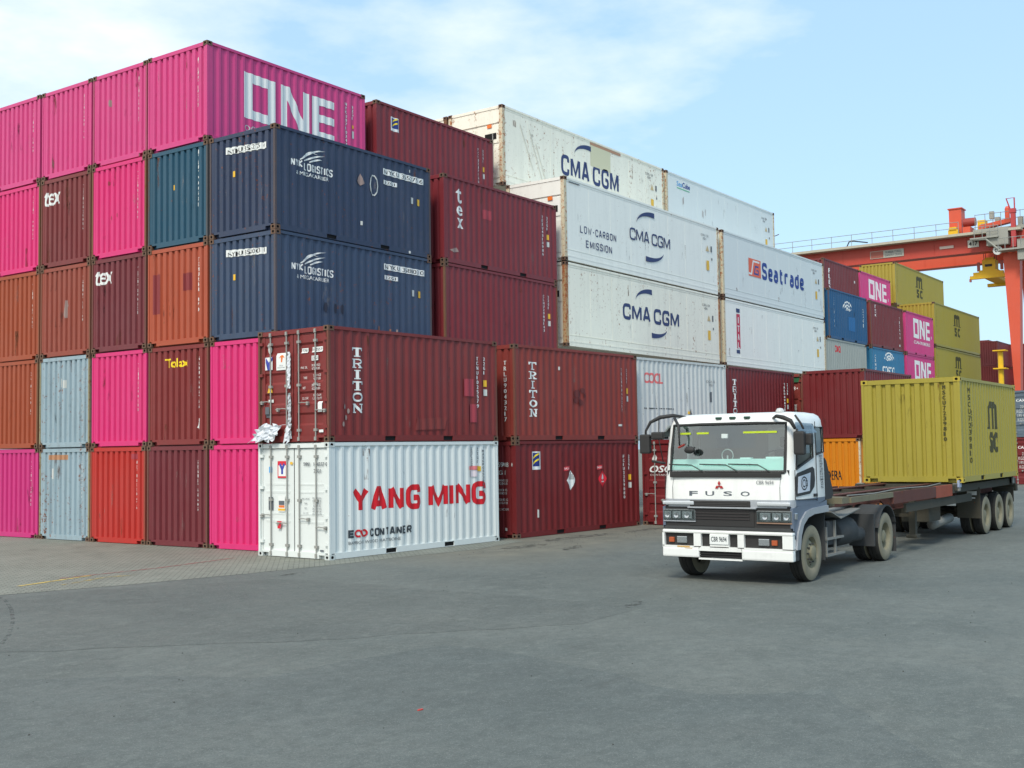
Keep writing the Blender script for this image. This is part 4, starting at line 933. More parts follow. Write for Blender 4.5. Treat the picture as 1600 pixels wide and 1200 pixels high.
onefar((52.85, Y1, 2*TH), 'lowest far pink container just above the yellow trailer load')
def msc(c, x0, z0, w, h, mat=LETOLIVE, blur=False):
    # m with three stems over a small s and c
    t = w*.24
    for k in range(3): c.put('s', rect(x0+k*w*.36, z0+h*.46, x0+k*w*.36+t, z0+h*.9), mat, 'm_emblem')
    for k in range(2): c.put('s', ring(x0+t*.5+(k+.5)*w*.36+.0*t, z0+h*.86, w*.18+t*.5, h*.14, t*.8, 0, 180, 10), mat, 'm_emblem')
    c.put('s', rect(x0-.08*w, z0+h*.46, x0+w*.25, z0+h*.5), mat, 'm_emblem').put('s', rect(x0+w*.68, z0+h*.46, x0+w*1.05, z0+h*.5), mat, 'm_emblem')
    c.txt('s', 's', x0+w*.02, z0, w*.44, h*.4, mat, .05).txt('s', 'c', x0+w*.52, z0, w*.44, h*.4, mat, .05)
def mscfar(loc, label):
    c = container(loc, 12.0, 2.896, 'yellow', label=label, group=G4, end='closed', frame='yellow'); msc(c, 4.9, .95, 1.6, 1.55); c.vid('s', 'MSCU7129', .5, .8, 2.4, .09, LETOLIVE); return c
mscfar((59.4, Yc(2), 4*RF), 'topmost yellow far container below the crane beam'); mscfar((59.3, Y1, 3*RF), 'second yellow far container with dark upright emblem')
mscfar((59.3, Y1, 2*RF), 'lowest yellow far container behind the trailer load')
# stacks far beyond the yellow ones
G5 = 'distant container stacks near the crane leg'
for k, (mt_, lb) in enumerate((('darkblue', ''), ('darkblue', 'dark blue container second in the distant stack beyond yellow ones'), ('darkblue', 'dark blue container third in the distant stack'), ('oxide', 'oxide red container fourth in the distant stack'), ('maroon', 'maroon container topping the distant stack beyond yellow ones'))):
    if k: container((112, 10.3, k*TH), mat=mt_, label=lb, group=G5)
for k, (mt_, lb) in enumerate((('darkblue', 'dark blue distant container left of the orange crane leg'), ('darkred', 'dark red distant container left of the orange crane leg'), ('maroon', 'maroon container topping the stack just left of the crane leg'))):
    container((118, 8.0, (k+2)*TH), mat=mt_, label=lb, group=G5)
container((121, 13.2, 4*TH+.9), mat='maroon', label='brown distant container just showing over the yellow one edge', group=G5)
for k, (mt_, lb) in enumerate((('darkred', 'dark red door container on the ground at the right photo edge'), ('slategrey', 'slate grey door container on the dark red one at right edge'))):
    c = container((50.7, -5.9, k*TH), mat=mt_, end='ribbed', label=lb, group=G5)
    c.txt('e', 'CAXU 6', .5, 2.0, .8, .16, LETW, .02).txt('e', '22G1\nKGS 30480\nLBS 67200\nKGS 2200', .5, .9, .8, .9, LETWD, .02)
for k, (mt_, lb) in enumerate((('slategrey', 'grey distant container right of the crane leg, lowest visible'), ('offwhite', 'off white distant container right of the crane leg'), ('red', 'red distant container right of the crane leg'))):
    container((66, -4.05, (k+2)*TH), mat=mt_, end='ribbed', label=lb, group=G5)
for k, lb in enumerate(('grey container at the very foot of the distant stack right of the crane leg', 'grey container second from the ground in the stack right of the crane leg')): container((66, -4.05, k*TH), mat='slategrey', end='ribbed', label=lb, group=G5)
for k, lb in enumerate(('dark blue container at the foot of the stack just left of the crane leg', 'dark blue container second from the ground just left of the crane leg')): container((118, 8.0, k*TH), mat='darkblue', label=lb, group=G5)
container((112, 10.3, 0), mat='darkblue', label='dark blue container lowest of the distant stack beyond yellow ones', group=G5)
# ================================================================== yellow container on the trailer
tk = container((10.5, -11.0, 1.44), H=2.591, mat='yellow', label='yellow container loaded on the white truck trailer', group='', cast=CASTY)
msc(tk, 2.85, .70, .95, 1.36); tk.vid('s', 'MSCU7239810', .92, .44, 2.36, .07, LETOLIVE).vid('s', '22G1', 1.15, 1.2, 1.8, .05, LETOLIVE); tk.vid('e', 'MSCU7239810', 2.04, 1.0, 2.4, .07, LETOLIVE)
for i, c in enumerate(CONT):
    if c.t.location.x < 50: c.weather(12.19 if 'refrig' in c.t.name else 6.05, 2.6, 100+i)
    c.flush()
# ================================================================== truck tractor
TW = paint('truck_white', srgb(228, 229, 224), .3, .06, rough=.25, fade=.05, bump=.03)
TSIL = paint('truck_silver', srgb(172, 176, 180), .25, 0, rough=.3, fade=.1, bump=.03); TSIL.node_tree.nodes['Principled BSDF'].inputs['Metallic'].default_value = .35
TBLU = paint('truck_steel_blue', srgb(96, 108, 124), .35, .05, rough=.35, fade=.15, bump=.03)
TBLK = flat('black_plastic', srgb(46, 45, 44), .6); TGREY = paint('dark_chassis', srgb(60, 62, 62), .5, .3, rough=.8)
TYRE = paint('dusty_tyre', srgb(134, 128, 108), .6, 0, rough=.9, fade=.4); TREAD = paint('tread_rubber', srgb(44, 44, 42), .4, 0, rough=.9); RIM = paint('dusty_rim', srgb(126, 122, 100), .6, .2, rough=.7)
STEEL = paint('worn_steel', srgb(128, 128, 122), .5, .3, rough=.6); CHROME = flat('reflector', srgb(200, 204, 206), .18, .9)
AMBER = flat('amber_lens', srgb(170, 84, 50), .3); DASH = flat('pale_cyan_cloth', srgb(196, 252, 240), .8); CABIN = flat('cabin_grey', srgb(100, 100, 98), .9); CABIN2 = flat('cabin_light_grey', srgb(150, 150, 146), .9)  # cyan cloth colour brightened to carry the windscreen reflection too
def glass(name, tint, mixf, rough=.03):
    mt = bpy.data.materials.new(name); mt.use_nodes = True; nt = mt.node_tree; nt.nodes.clear()
    o = N(nt, 'ShaderNodeOutputMaterial'); t = N(nt, 'ShaderNodeBsdfTransparent'); t.inputs[0].default_value = (*tint, 1)
    g = N(nt, 'ShaderNodeBsdfGlossy'); g.inputs['Roughness'].default_value = rough; g.inputs[0].default_value = (.9, .95, .95, 1)
    f = N(nt, 'ShaderNodeFresnel'); f.inputs[0].default_value = 1.5; a = N(nt, 'ShaderNodeMath', operation='ADD'); a.inputs[1].default_value = mixf
    m_ = N(nt, 'ShaderNodeMixShader'); nt.links.new(f.outputs[0], a.inputs[0]); nt.links.new(a.outputs[0], m_.inputs[0]); nt.links.new(t.outputs[0], m_.inputs[1]); nt.links.new(g.outputs[0], m_.inputs[2]); nt.links.new(m_.outputs[0], o.inputs[0])
    return mt
GLW = glass('windscreen_glass', (.97, 1, .99), .13); GLS = glass('side_glass', (.45, .52, .55), .06); GLH = glass('headlight_glass', (.85, .9, .9), .1)
TX0, TY0 = .17, -10.75
trk = thing('truck_tractor', 'white cab-over truck tractor driving past the container stacks', 'truck', (TX0, TY0, 0))
def L_(name, mb, mat, parent=trk, **k): return link(name, mb, mat, parent, **k)
# --- cab shell: rings of points round the cab at rising levels
def ring_pts(fx, ins, zs):
    cols = [(fx, 1.25), (fx+.002, .7), (fx+.02, .14), (fx+.05, .06), (fx+.10, .018), (fx+.17, 0), (1.06, 0), (1.22, 0), (1.6, 0), (1.67, .03), (1.70, .14), (1.70, 1.25)]
    out = []
    for k, (x, y) in enumerate(cols):
        yy = max(y, 0)+ins*(1-y/1.25); xx = min(x, 1.70-ins*.3) if k >= 6 else x
        out.append((xx, yy, zs[k] if isinstance(zs, (list, tuple)) else zs))
    full = out+[(x, 2.5-y, z) for x, y, z in reversed(out[1:-1])]
    return full
belt = [1.955, 1.955, 1.95, 1.96, 1.975, 2.0, 2.2, 2.24, 2.29, 2.29, 2.29, 2.29]
top_ = [2.82, 2.82, 2.81, 2.79, 2.76, 2.745, 2.745, 2.745, 2.74, 2.74, 2.74, 2.74]
levels = [ring_pts(.03, 0, [1.335]*5+[1.36]*3+[1.42]*4), ring_pts(.025, 0, 1.475), ring_pts(.05, .0, 1.7), ring_pts(.085, .01, belt), ring_pts(.15, .012, [(a+b)/2 for a, b in zip(belt, top_)]), ring_pts(.235, .025, top_),
          ring_pts(.30, .045, [2.90]*5+[2.87]*7), ring_pts(.40, .09, [2.97]*5+[2.945]*7), ring_pts(.58, .17, [3.005]*5+[2.99]*7), ring_pts(.8, .35, 3.02)]
n = len(levels[0]); bm = bmesh.new(); V = [[bm.verts.new(p) for p in l] for l in levels]
sidew = lambda k, a, b: k in range(a, b) or (n-1-k) in range(a, b)
glass_faces = []
for i in range(len(levels)-1):
    for k in range(n):
        win = i in (3, 4) and (sidew(k, 0, 2) or sidew(k, 5, 6) or sidew(k, 7, 8))
        q = (V[i][k], V[i][(k+1)%n], V[i+1][(k+1)%n], V[i+1][k])
        if win: glass_faces.append((i, k)); continue
        f = bm.faces.new(q); f.material_index = 1 if i == 0 and not sidew(k, 5, 12) else (2 if i == 0 else 0)
bm.faces.new(V[-1]); bmesh.ops.recalc_face_normals(bm, faces=bm.faces[:])
me = bpy.data.meshes.new('cab_shell'); bm.to_mesh(me); bm.free()
cab = link('cab_shell', me, [TW, TSIL, TBLU], trk, smooth=True)
so = cab.modifiers.new('s', 'SOLIDIFY'); so.thickness = .03; so.offset = -1
es = cab.modifiers.new('e', 'EDGE_SPLIT'); es.split_angle = R(38)
def panes(name, sel, mat, par, push=.0):
    mb = MB()
    for i, k in glass_faces:
        if sel(k):
            q = [Vector(levels[i][k]), Vector(levels[i][(k+1)%n]), Vector(levels[i+1][(k+1)%n]), Vector(levels[i+1][k])]
            ctr = Vector((.9, 1.25, 2.3)); q = [p+(ctr-p).normalized()*push for p in q]; mb.add(q, [(0,1,2,3)])
    return L_(name, mb, mat, par)
ws = panes('windshield', lambda k: sidew(k, 0, 2), GLW, trk, .012)
panes('side_window', lambda k: 5 <= k < 8 and k in (5,), GLS, trk, .015); panes('side_window', lambda k: k in (n-1-5,), GLS, trk, .015)
panes('rear_quarter_window', lambda k: k == 7, GLS, trk, .015); panes('rear_quarter_window', lambda k: k == n-1-7, GLS, trk, .015)
# black windscreen surround
lo, mid_, hi = levels[3], levels[4], levels[5]
def P2(l, k, out=.006): p = Vector(l[k % n]); return (p.x-out, p.y, p.z)
mb = MB(); edge = [P2(lo, 2), P2(lo, 1), P2(lo, 0), P2(lo, -1), P2(lo, -2), P2(mid_, -2), P2(hi, -2), P2(hi, -1), P2(hi, 0), P2(hi, 1), P2(hi, 2), P2(mid_, 2), P2(lo, 2)]
mb.tube(edge, .026, 6, cap=False); L_('windshield_frame', mb, TBLK)
mb = MB()
for s in (0, 1):
    Y = (lambda y: y) if s == 0 else (lambda y: 2.5-y)
    lp = [levels[3][5], levels[3][6], levels[4][6], levels[5][6], levels[5][5], levels[4][5], levels[3][5]]; mb.tube([(x, Y(y-.004), z) for x, y, z in lp], .018, 6, cap=False)
    lp = [levels[3][7], levels[3][8], levels[5][8], levels[5][7], levels[3][7]]; mb.tube([(x, Y(y-.004), z) for x, y, z in lp], .015, 6, cap=False)
L_('window_frame', mb, TBLK)
for s in (0, 1):
    Y = (lambda y: y) if s == 0 else (lambda y: 2.5-y)
    mb = MB(); mb.add([(.2, Y(-.02), 2.70), (1.12, Y(-.02), 2.70), (1.14, Y(.02), 2.80), (.3, Y(.02), 2.82), (.2, Y(-.07), 2.60), (1.1, Y(-.07), 2.64)], [(0,1,2,3),(0,1,5,4)]); L_('rain_visor', mb, glass('smoked_visor', (.3,.34,.38), .1), smooth=False)
    # door seams, handle, lower door window with white notice
    mb = MB(); z0, z1 = 1.49, 1.97
    for a, b in (((.16,1.48),(.17,1.99)), ((1.19,1.42),(1.19,2.22)), ((1.19,2.22),(1.17,2.84)), ((.17,1.48),(1.19,1.44))): mb.tube([(a[0], Y(-.004), a[1]), (b[0], Y(-.004), b[1])], .007, 4)
    L_('door_seam', mb, TBLK)
    o_ = [(.2,1.53),(.85,1.56),(1.06,1.68),(1.1,1.8),(1.08,1.99),(1.0,2.03),(.28,1.93),(.2,1.86)]
    mb = MB(); mb.prism(o_, 'y', Y(-.010), Y(.005)); lw = L_('lower_door_window', mb, TBLK)
    mb = MB(); mb.prism([(.26,1.585),(.82,1.61),(.88,1.93),(.3,1.87)], 'y', Y(-.014), Y(-.0105)); L_('notice_board', mb, flat('notice_white', srgb(206, 210, 216), .5), lw)
    mb = MB(); sf = Surf('side', flatd=-.014); sf.lay(mb, ring(.56, 1.75, .15, .12, .022)); sf.lay(mb, ring(.55, 1.75, .075, .07, .02, 40, 320), .0045); sf.lay(mb, fit(text2d('G', .02), .62, 1.69, .09, .12), .005)
    if s: mb.v = [(x, 2.5-y, z) for x, y, z in mb.v]
    link('notice_emblem', mb.mesh('notice_emblem'), LETK, lw)
    mb = MB(); sf = Surf('side', flatd=-.002)
    for i in range(13): sf.lay(mb, fit(text2d('B5R8K3EHNM2WS'[i], .01), 1.36+.002*i, 2.2-i*.047, .14, .036), .003+.0002*i)
    if s: mb.v = [(x, 2.5-y, z) for x, y, z in mb.v]
    link('door_lettering', mb.mesh('door_lettering'), LETG, trk)
    mb = MB(); mb.cbox(1.02, min(Y(-.03), Y(.01)), 1.5, 1.17, max(Y(-.03), Y(.01)), 1.55, .008); L_('door_handle', mb, TBLK)
    # fender
    out_ = [(.12,.62),(.2,.9),(.36,1.12),(.60,1.255),(.95,1.30),(1.68,1.32)]; in_ = [(.28,.62),(.345,.86),(.46,1.03),(.68,1.145),(.98,1.19),(1.68,1.20)]
    mb = MB()
    for a in range(len(out_)-1): mb.prism([in_[a], in_[a+1], out_[a+1], out_[a]], 'y', Y(-.03), Y(.07))
    L_('fender_trim', mb, TSIL)
    mb = MB(); mb.prism([(.045,.95),(.045,1.333),(.3,1.358),(1.22,1.36),(1.68,1.41),(1.68,1.32),(.95,1.30),(.60,1.255),(.36,1.12),(.2,.9),(.17,.8),(.1,.8),(.1,.95)][::-1], 'y', Y(.0), Y(.05)); L_('lower_side_panel', mb, TBLU)
    mb = MB(); mb.cbox(.12, min(Y(.02), Y(.3)), .42, .34, max(Y(.02), Y(.3)), .95, .02); mb.box(.14, min(Y(.004), Y(.2)), .6, .32, max(Y(.004), Y(.2)), .63); L_('cab_step', mb, TGREY)
    mb = MB(); mb.prism([(.35,.6),(.46,.95),(.7,1.13),(1.0,1.18),(1.66,1.19),(1.66,1.33),(.3,1.33)], 'y', Y(.08), Y(.5)); L_('wheel_arch', mb, TBLK)
    mb = MB(); mb.cbox(.10, min(Y(-.025), Y(.02)), 1.14, .19, max(Y(-.025), Y(.02)), 1.25, .01); L_('side_marker', mb, CHROME)
    mb = MB(); mb.box(1.68, min(Y(.06), Y(.4)), .32, 1.70, max(Y(.06), Y(.4)), 1.2); L_('mudflap', mb, TGREY)
    # air duct behind the cab
    mb = MB(); mb.prism([(1.71,1.42),(2.02,1.42),(2.12,1.5),(2.02,1.72),(1.8,2.12),(1.71,2.18)], 'y', Y(.03), Y(.45)); L_('air_duct', mb, TBLK)
# --- front
mb = MB(); mb.box(.06, .05, .96, .12, 2.45, 1.36); L_('front_panel', mb, TBLK)
mb = MB(); mb.cbox(.012, .77, 1.335, .06, 1.94, 1.455, .02); gr = L_('upper_grille', mb, TBLK)
mb = MB()
for z in (1.365, 1.395, 1.425): mb.box(.004, .82, z, .02, 1.89, z+.008)
L_('grille_slat', mb, flat('dark_slat', srgb(70, 68, 68), .5), gr)
mb = MB(); mb.box(.05, .72, 1.0, .07, 1.98, 1.3); lg = L_('lower_grille', mb, TBLK); mb = MB()
for z in (1.12, 1.17, 1.22, 1.27): mb.box(.035, .8, z, .06, 1.9, z+.015)
L_('grille_slat', mb, flat('slat_grey', srgb(52, 46, 46), .5), lg)
mb = MB(); mb.cbox(.0, .66, 1.312, .06, 1.98, 1.34, .008); L_('grille_bar', mb, TSIL)
for y0, y1 in ((.02, .66), (1.84+.0, 2.48)):
    mb = MB(); mb.cbox(.03, y0, 1.09, .16, y1, 1.29, .02); h = L_('headlight', mb, flat('lamp_housing', srgb(110, 114, 114), .4))
    inner = y0 < 1; mb = MB()
    for q, w_ in ((.09, .07), (.27, .085), (.48, .1)): yy = y0+q if inner else y1-q; mb.cbox(.0165, yy-w_, 1.12, .03, yy+w_, 1.25, .006); mb.lathe([(.0,-.006),(.03,-.01),(.045,-.014),(.05,.0)], (.0165, yy, 1.18), 14, 0, 'x')
    L_('reflector', mb, CHROME, h)
    mb = MB(); mb.cbox(.008, y0+.01, 1.10, .03, y1-.01, 1.28, .008); L_('headlight_glass', mb, GLH, h)
    mb = MB(); mb.box(.028, y0, 1.065, .1, y1, 1.088); L_('headlight_trim', mb, TSIL if not inner else flat('amber_trim', srgb(150, 120, 100), .5), h)
    mb = MB(); mb.cbox(-.002, y0+.01, 1.37, .035, y1-.02 if inner else y1, 1.44, .02); L_('chrome_strip', mb, flat('bright_silver', srgb(214, 218, 220), .2, .5))
mb = MB(); mb.box(.045, .01, .93, .3, 2.49, .99); mb.cbox(.02, .03, .925, .1, 2.47, .975, .01); L_('bumper_step', mb, TGREY)
# bumper with real openings
mb = MB(); X0 = .0
mb.cbox(X0, .0, .86, .13, 2.5, .925, .03)
for y0, y1 in ((.0,.19),(.9,1.02),(1.19,1.55),(1.73,1.87),(2.46,2.5)): mb.box(X0+.004, y0, .62, .1, y1, .862)
mb.box(X0+.004, .0, .60, .13, .96, .635); mb.box(X0+.004, 1.76, .60, .13, 2.5, .635); mb.box(X0+.004, .95, .555, .1, 1.77, .635)
mb.cbox(X0, .0, .42, .13, .95, .605, .03); mb.cbox(X0, 1.77, .43, .13, 2.5, .605, .03); mb.box(X0+.01, .94, .40, .12, 1.78, .43)
mb.box(.09, .0, .62, .13, .03, .862); mb.box(.09, 2.47, .62, .13, 2.5, .862)
bp_ = L_('bumper', mb, TW)
mb = MB(); mb.box(.07, .03, .44, .09, 2.47, .86); L_('bumper_recess', mb, TBLK, bp_); mb = MB()
for z in (.46, .50, .54): mb.box(.02, .96, z, .07, 1.76, z+.012)
L_('vent_slat', mb, TBLK, bp_)
mb = MB(); mb.prism([(.0,.606),(.3,.606),(.3,.625),(.0,.625)], 'y', .02, 2.48)
mb = MB(); mb.box(-.002, 1.95, .612, .0035, 2.2, .632); mb.box(-.002, 1.9, .59, .0035, 2.05, .6); L_('rust_scrape', mb, flat('amber_scrape', srgb(206, 160, 80), .7), bp_)
for y0, y1, s in ((.24, .88, 0), (1.9, 2.44, 1)):
    mb = MB(); a = y0+.2 if s == 0 else y1-.42; mb.cbox(.03, a, .68, .08, a+.2, .8, .01); fl = L_('fog_light', mb, CHROME, bp_)
    mb = MB(); b_ = y0+.06 if s == 0 else y1-.16; mb.cbox(.03, b_, .69, .08, b_+.1, .78, .01); L_('indicator', mb, AMBER, bp_)
def fronttext(string, ya, yb, z0, z1, mat, name, x=.02, bold=.02, par=trk):
    """text on the front of the cab: runs from ya (viewer's left, larger y) down to yb"""
    mb = MB(); v, f = fit(text2d(string, bold), 0, z0, ya-yb, z1-z0); mb.add([(x, ya-a, b) for a, b in v], f); return link(name, mb.mesh(name), mat, par)
mb = MB(); mb.cbox(-.012, 1.19, .68, .0, 1.55, .85, .004); pl = L_('licence_plate', mb, STW); fronttext('CBR 9694', 1.52, 1.22, .725, .815, LETDG, 'plate_number', -.0135, .02, pl)
for ch, ya in (('F',1.95),('U',1.63),('S',1.28),('O',.95)): fronttext(ch, ya, ya-.17, 1.535, 1.62, LETG, 'cab_lettering', .031, .012)
fronttext('CBR 9694', .66, .34, 1.745, 1.81, LETG, 'cab_lettering', .045, .0)
mb = MB(); D = lambda y, z, a: [(y, z), (y+a*.5, z+a*.87), (y, z+a*1.74), (y-a*.5, z+a*.87)]
def rot2(p, c, a): return (c[0]+(p[0]-c[0])*math.cos(a)-(p[1]-c[1])*math.sin(a), c[1]+(p[0]-c[0])*math.sin(a)+(p[1]-c[1])*math.cos(a))
for a in (0, 120, 240):
    pts_ = [rot2(p, (1.36, 1.715), R(a)) for p in D(1.36, 1.715, .052)]; mb.prism(pts_, 'x', .028, .040)
L_('three_diamond_emblem', mb, flat('emblem_red', srgb(168, 40, 40), .3))
# cowl, wipers, visor lights, beacon, roof bits
mb = MB(); mb.cbox(.035, .2, 1.865, .075, 2.34, 1.945, .01); L_('cowl', mb, TBLK)
for y0, y1, y2 in ((2.35, 1.9, 1.62), (1.74, 1.22, .95), (1.18, .62, .35)):
    mb = MB(); mb.tube([(.045, y0, 2.10), (.045, y1, 2.085)], .011, 5); mb.tube([(.05, (y0+y1)/2-.1, 2.095), (.045, y1, 2.085), (.055, y2, 1.93)], .009, 5); L_('wiper', mb, TBLK)
for y in (1.46, 1.19, .91):
    mb = MB(); mb.cbox(.265, y-.055, 2.905, .33, y+.055, 2.945, .01); L_('marker_light', mb, flat('green_marker_lens', srgb(40, 70, 56), .3))
mb = MB(); mb.lathe([(.0,.09),(.05,.08),(.075,.04),(.08,0),(.0,0)], (.62, .42, 2.995), 16, 0, 'z'); L_('roof_beacon', mb, flat('beacon_plastic', srgb(190, 192, 190), .3), smooth=True)
# mirrors
mb = MB(); mb.tube([(.5, 2.2, 2.965), (.3, 2.38, 3.0), (.2, 2.6, 2.97), (.15, 2.78, 2.88), (.13, 2.87, 2.72), (.13, 2.87, 2.6)], [.022,.034,.038,.03,.022,.02], 8); mb.tube([(.2, 2.62, 2.96), (.12, 2.6, 2.6), (.1, 2.5, 2.15)], .01, 5); mb.tube([(.13, 2.9, 2.62), (.12, 2.6, 2.64)], .02, 6); mb.tube([(.1, 2.46, 2.12), (.08, 2.72, 2.16)], .025, 6)
ma = L_('mirror_arm', mb, TBLK, smooth=True)
mb = MB(); mb.cbox(.09, 2.78, 2.3, .2, 2.99, 2.66, .03); L_('mirror_housing', mb, TBLK, ma); mb = MB(); mb.cbox(.08, 2.5, 2.56, .2, 2.74, 2.7, .03); L_('mirror_housing', mb, TBLK, ma)
mb = MB(); mb.tube([(.3, .42, 2.90), (.16, .3, 2.93), (.1, .15, 2.90), (.1, .02, 2.84), (.1, -.06, 2.7)], [.02,.032,.04,.04,.028], 8); mb.tube([(.2, -.02, 2.94), (.25, -.1, 2.8), (.22, -.16, 2.7)], .02, 6); mb.tube([(.12,-.08,2.7),(.12,-.08,2.25)], .02, 6)
ma = L_('mirror_arm', mb, TBLK, smooth=True)
mb = MB(); mb.cbox(.07, -.22, 2.25, .2, -.02, 2.66, .04); L_('mirror_housing', mb, TBLK, ma); mb = MB(); mb.cbox(.16, -.32, 2.42, .28, -.18, 2.62, .03); L_('mirror_housing', mb, TBLK, ma)
mb = MB(); mb.tube([(.2, 2.3, 2.95), (.08, 2.16, 2.8), (.02, 2.12, 2.6), (.02, 2.12, 2.44)], [.03,.03,.018,.015], 6); mb.tube([(.02, 2.12, 2.44), (.0, 1.98, 2.47)], .012, 5); ma = L_('mirror_arm', mb, TBLK, smooth=True)
mb = MB(); mb.lathe([(0,-.03),(.06,-.02),(.09,0),(.07,.03),(0,.03)], (-.02, 1.9, 2.36), 18, 0, 'x'); mb.v = [(x, 1.9+(y-1.9)*1.2, 2.36+(z-2.36)*.75) for x, y, z in mb.v]; L_('round_mirror', mb, TBLK, ma, smooth=True)
mb = MB(); mb.tube([(.0,2.13,2.4),(-.0,2.0,2.46)], .02, 6); L_('mirror_clamp', mb, flat('clamp_red', srgb(140, 52, 44), .6), ma)
# interior
mb = MB(); mb.box(.12, .08, 1.5, .62, 2.42, 1.99); ds = L_('dashboard', mb, TBLK)
mb = MB(); mb.add([(.135,.15,1.97),(.135,2.35,1.97),(.20,2.35,2.19),(.20,.15,2.19),(.6,.15,2.12),(.6,2.35,2.12)], [(0,1,2,3),(3,2,5,4)]); L_('dashboard_cloth', mb, DASH, ds)  # cloth on the dash, its bright cyan also painting the reflection in the windscreen
mb = MB(); mb.box(.4,.3,2.15,.55,.62,2.22); mb.box(.38,.9,2.15,.5,1.1,2.21); L_('dashboard_papers', mb, flat('paper', srgb(190, 230, 224), .8), ds)
mb = MB(); mb.lathe([(.11,0),(.12,.02),(.11,.04),(.10,.02),(.11,0)], (.4, 1.36, 2.25), 20, 0, 'x'); mb.tube([(.42,1.36,2.13),(.42,1.36,2.25)], .015, 5); L_('desk_fan', mb, flat('fan_grey', srgb(150, 170, 166), .5), ds)
mb = MB(); mb.lathe([(.2,0),(.215,.015),(.2,.03),(.185,.015),(.2,0)], (.62, .62, 2.12), 24, 0, 'x'); mb.v = [(x-(z-2.12)*.6*-1, y, z) for x, y, z in mb.v]; mb.tube([(.45,.62,2.0),(.62,.62,2.12)], .03, 6); L_('steering_wheel', mb, TBLK)
mb = MB(); mb.box(1.5, .06, 1.5, 1.53, 2.44, 2.85); mb.box(.1,.06,1.48,1.6,2.44,1.52); L_('cabin_lining', mb, CABIN)
mb = MB(); mb.box(1.44,.1,2.0,1.49,1.0,2.75); L_('curtain', mb, CABIN2)
for y in (.62, 1.88):
    mb = MB(); mb.cbox(.95, y-.24, 1.6, 1.4, y+.24, 1.8, .05); mb.cbox(1.3, y-.22, 1.75, 1.45, y+.22, 2.35, .05); mb.cbox(1.33, y-.12, 2.38, 1.43, y+.12, 2.58, .04); L_('seat', mb, flat('seat_cloth', srgb(66, 70, 70), .9))
mb = MB()
for y0, y1 in ((.32,.95),(1.62,1.86),(1.98,2.24)): mb.box(.205, y0, 2.64, .209, y1, 2.675)
L_('sun_strip', mb, flat('lime_strip', srgb(186, 206, 46), .6)); 
for y in (.22, 2.28): mb = MB(); mb.box(.022, y-.003, 1.478, .03, y+.003, 1.7); mb.add([(.022,y-.003,1.7),(.022,y+.003,1.7),(.075,y+.003,1.86),(.075,y-.003,1.86),(.06,y-.003,1.7),(.06,y+.003,1.7)], [(0,1,2,3)]); L_('panel_gap', mb, TBLK)
mb = MB(); mb.cbox(.3,1.3,2.56,.34,1.42,2.64,.01); L_('permit_sticker', mb, STW)
# wheels
def wheel(parent, x, y, kind, near=True, r=.505):
    """near: outer face towards -y"""
    s = 1 if near else -1; P = lambda prof: [(a, b*s) for a, b in prof]
    e = bpy.data.objects.new('wheel', None); C.objects.link(e); e.parent = parent; e.location = (x, y, r)
    for off in ((0,) if kind == 'front' else (0, .31)):
        mb = MB(); mb.lathe(P([(.285,off+.02),(.33,off+.0),(.45,off+.004),(.485,off+.022)]), (0,0,0), 40, 0); mb.lathe(P([(.45,off+.276),(.30,off+.28),(.26,off+.2)]), (0,0,0), 40, 0)
        mb.lathe(P([(.485,off+.022),(r,off+.055),(r,off+.10),(.493,off+.11),(r,off+.12),(r,off+.165),(.493,off+.175),(r,off+.185),(r,off+.225),(.485,off+.256),(.45,off+.276)]), (0,0,0), 40, 1)
        link('tyre', mb, [TYRE, TREAD], e, smooth=True).modifiers.new('e', 'EDGE_SPLIT').split_angle = R(40)
    mb = MB()
    prof = [(.285,.02),(.275,.05),(.25,.09),(.2,.06),(.15,.03),(.13,.025),(.125,-.02),(.09,-.035),(0,-.035)] if kind == 'front' else [(.285,.02),(.27,.05),(.255,.14),(.24,.17),(.16,.18),(.14,.14),(.13,.06),(.09,.04),(0,.04)]
    mb.lathe(P(prof), (0,0,0), 32, 0); rim = link('rim', mb, RIM, e, smooth=True); rim.modifiers.new('e', 'EDGE_SPLIT').split_angle = R(30)
    mb = MB()
    for k in range(10):
        a = 2*math.pi*k/10; rr = .165 if kind == 'front' else .19; d0, d1 = (.03, .0) if kind == 'front' else (.18, .145)
        mb.lathe(P([(.013,d0+.02),(.015,d1),(0,d1-.003)]), (rr*math.cos(a), 0, rr*math.sin(a)), 6, 0)
    link('wheel_nut', mb, TGREY, rim); mb = MB()
    for k in range(8):
        a = 2*math.pi*(k+.5)/8; mb.lathe(P([(.024,.075 if kind == 'front' else .172),(0,.072 if kind == 'front' else .169)]), (.222*math.cos(a), 0, .222*math.sin(a)), 10, 0)
    link('rim_hole', mb, DARK, rim); return e
wheel(trk, .98, .03, 'front'); wheel(trk, .98, 2.47, 'front', False); wheel(trk, 5.17, .03, 'rear'); wheel(trk, 5.17, 2.47, 'rear', False)
mb = MB()
for y in (.8, 1.62): mb.box(1.0, y, .72, 6.25, y+.08, 1.0)
for x in (1.9, 3.2, 4.4, 6.0): mb.box(x, .88, .76, x+.1, 1.62, .94)
mb.box(1.2,.85,.55,1.9,1.65,1.3); L_('chassis_frame', mb, TGREY)
mb = MB(); mb.tube([(.98,.4,.5),(.98,2.1,.5)], .06, 8); mb.tube([(5.17,.4,.505),(5.17,2.1,.505)], .11, 10); mb.lathe([(0,-.25),(.2,-.18),(.24,0),(.2,.18),(0,.25)], (5.17,1.25,.505), 16, 0, 'y'); L_('axle', mb, TGREY)
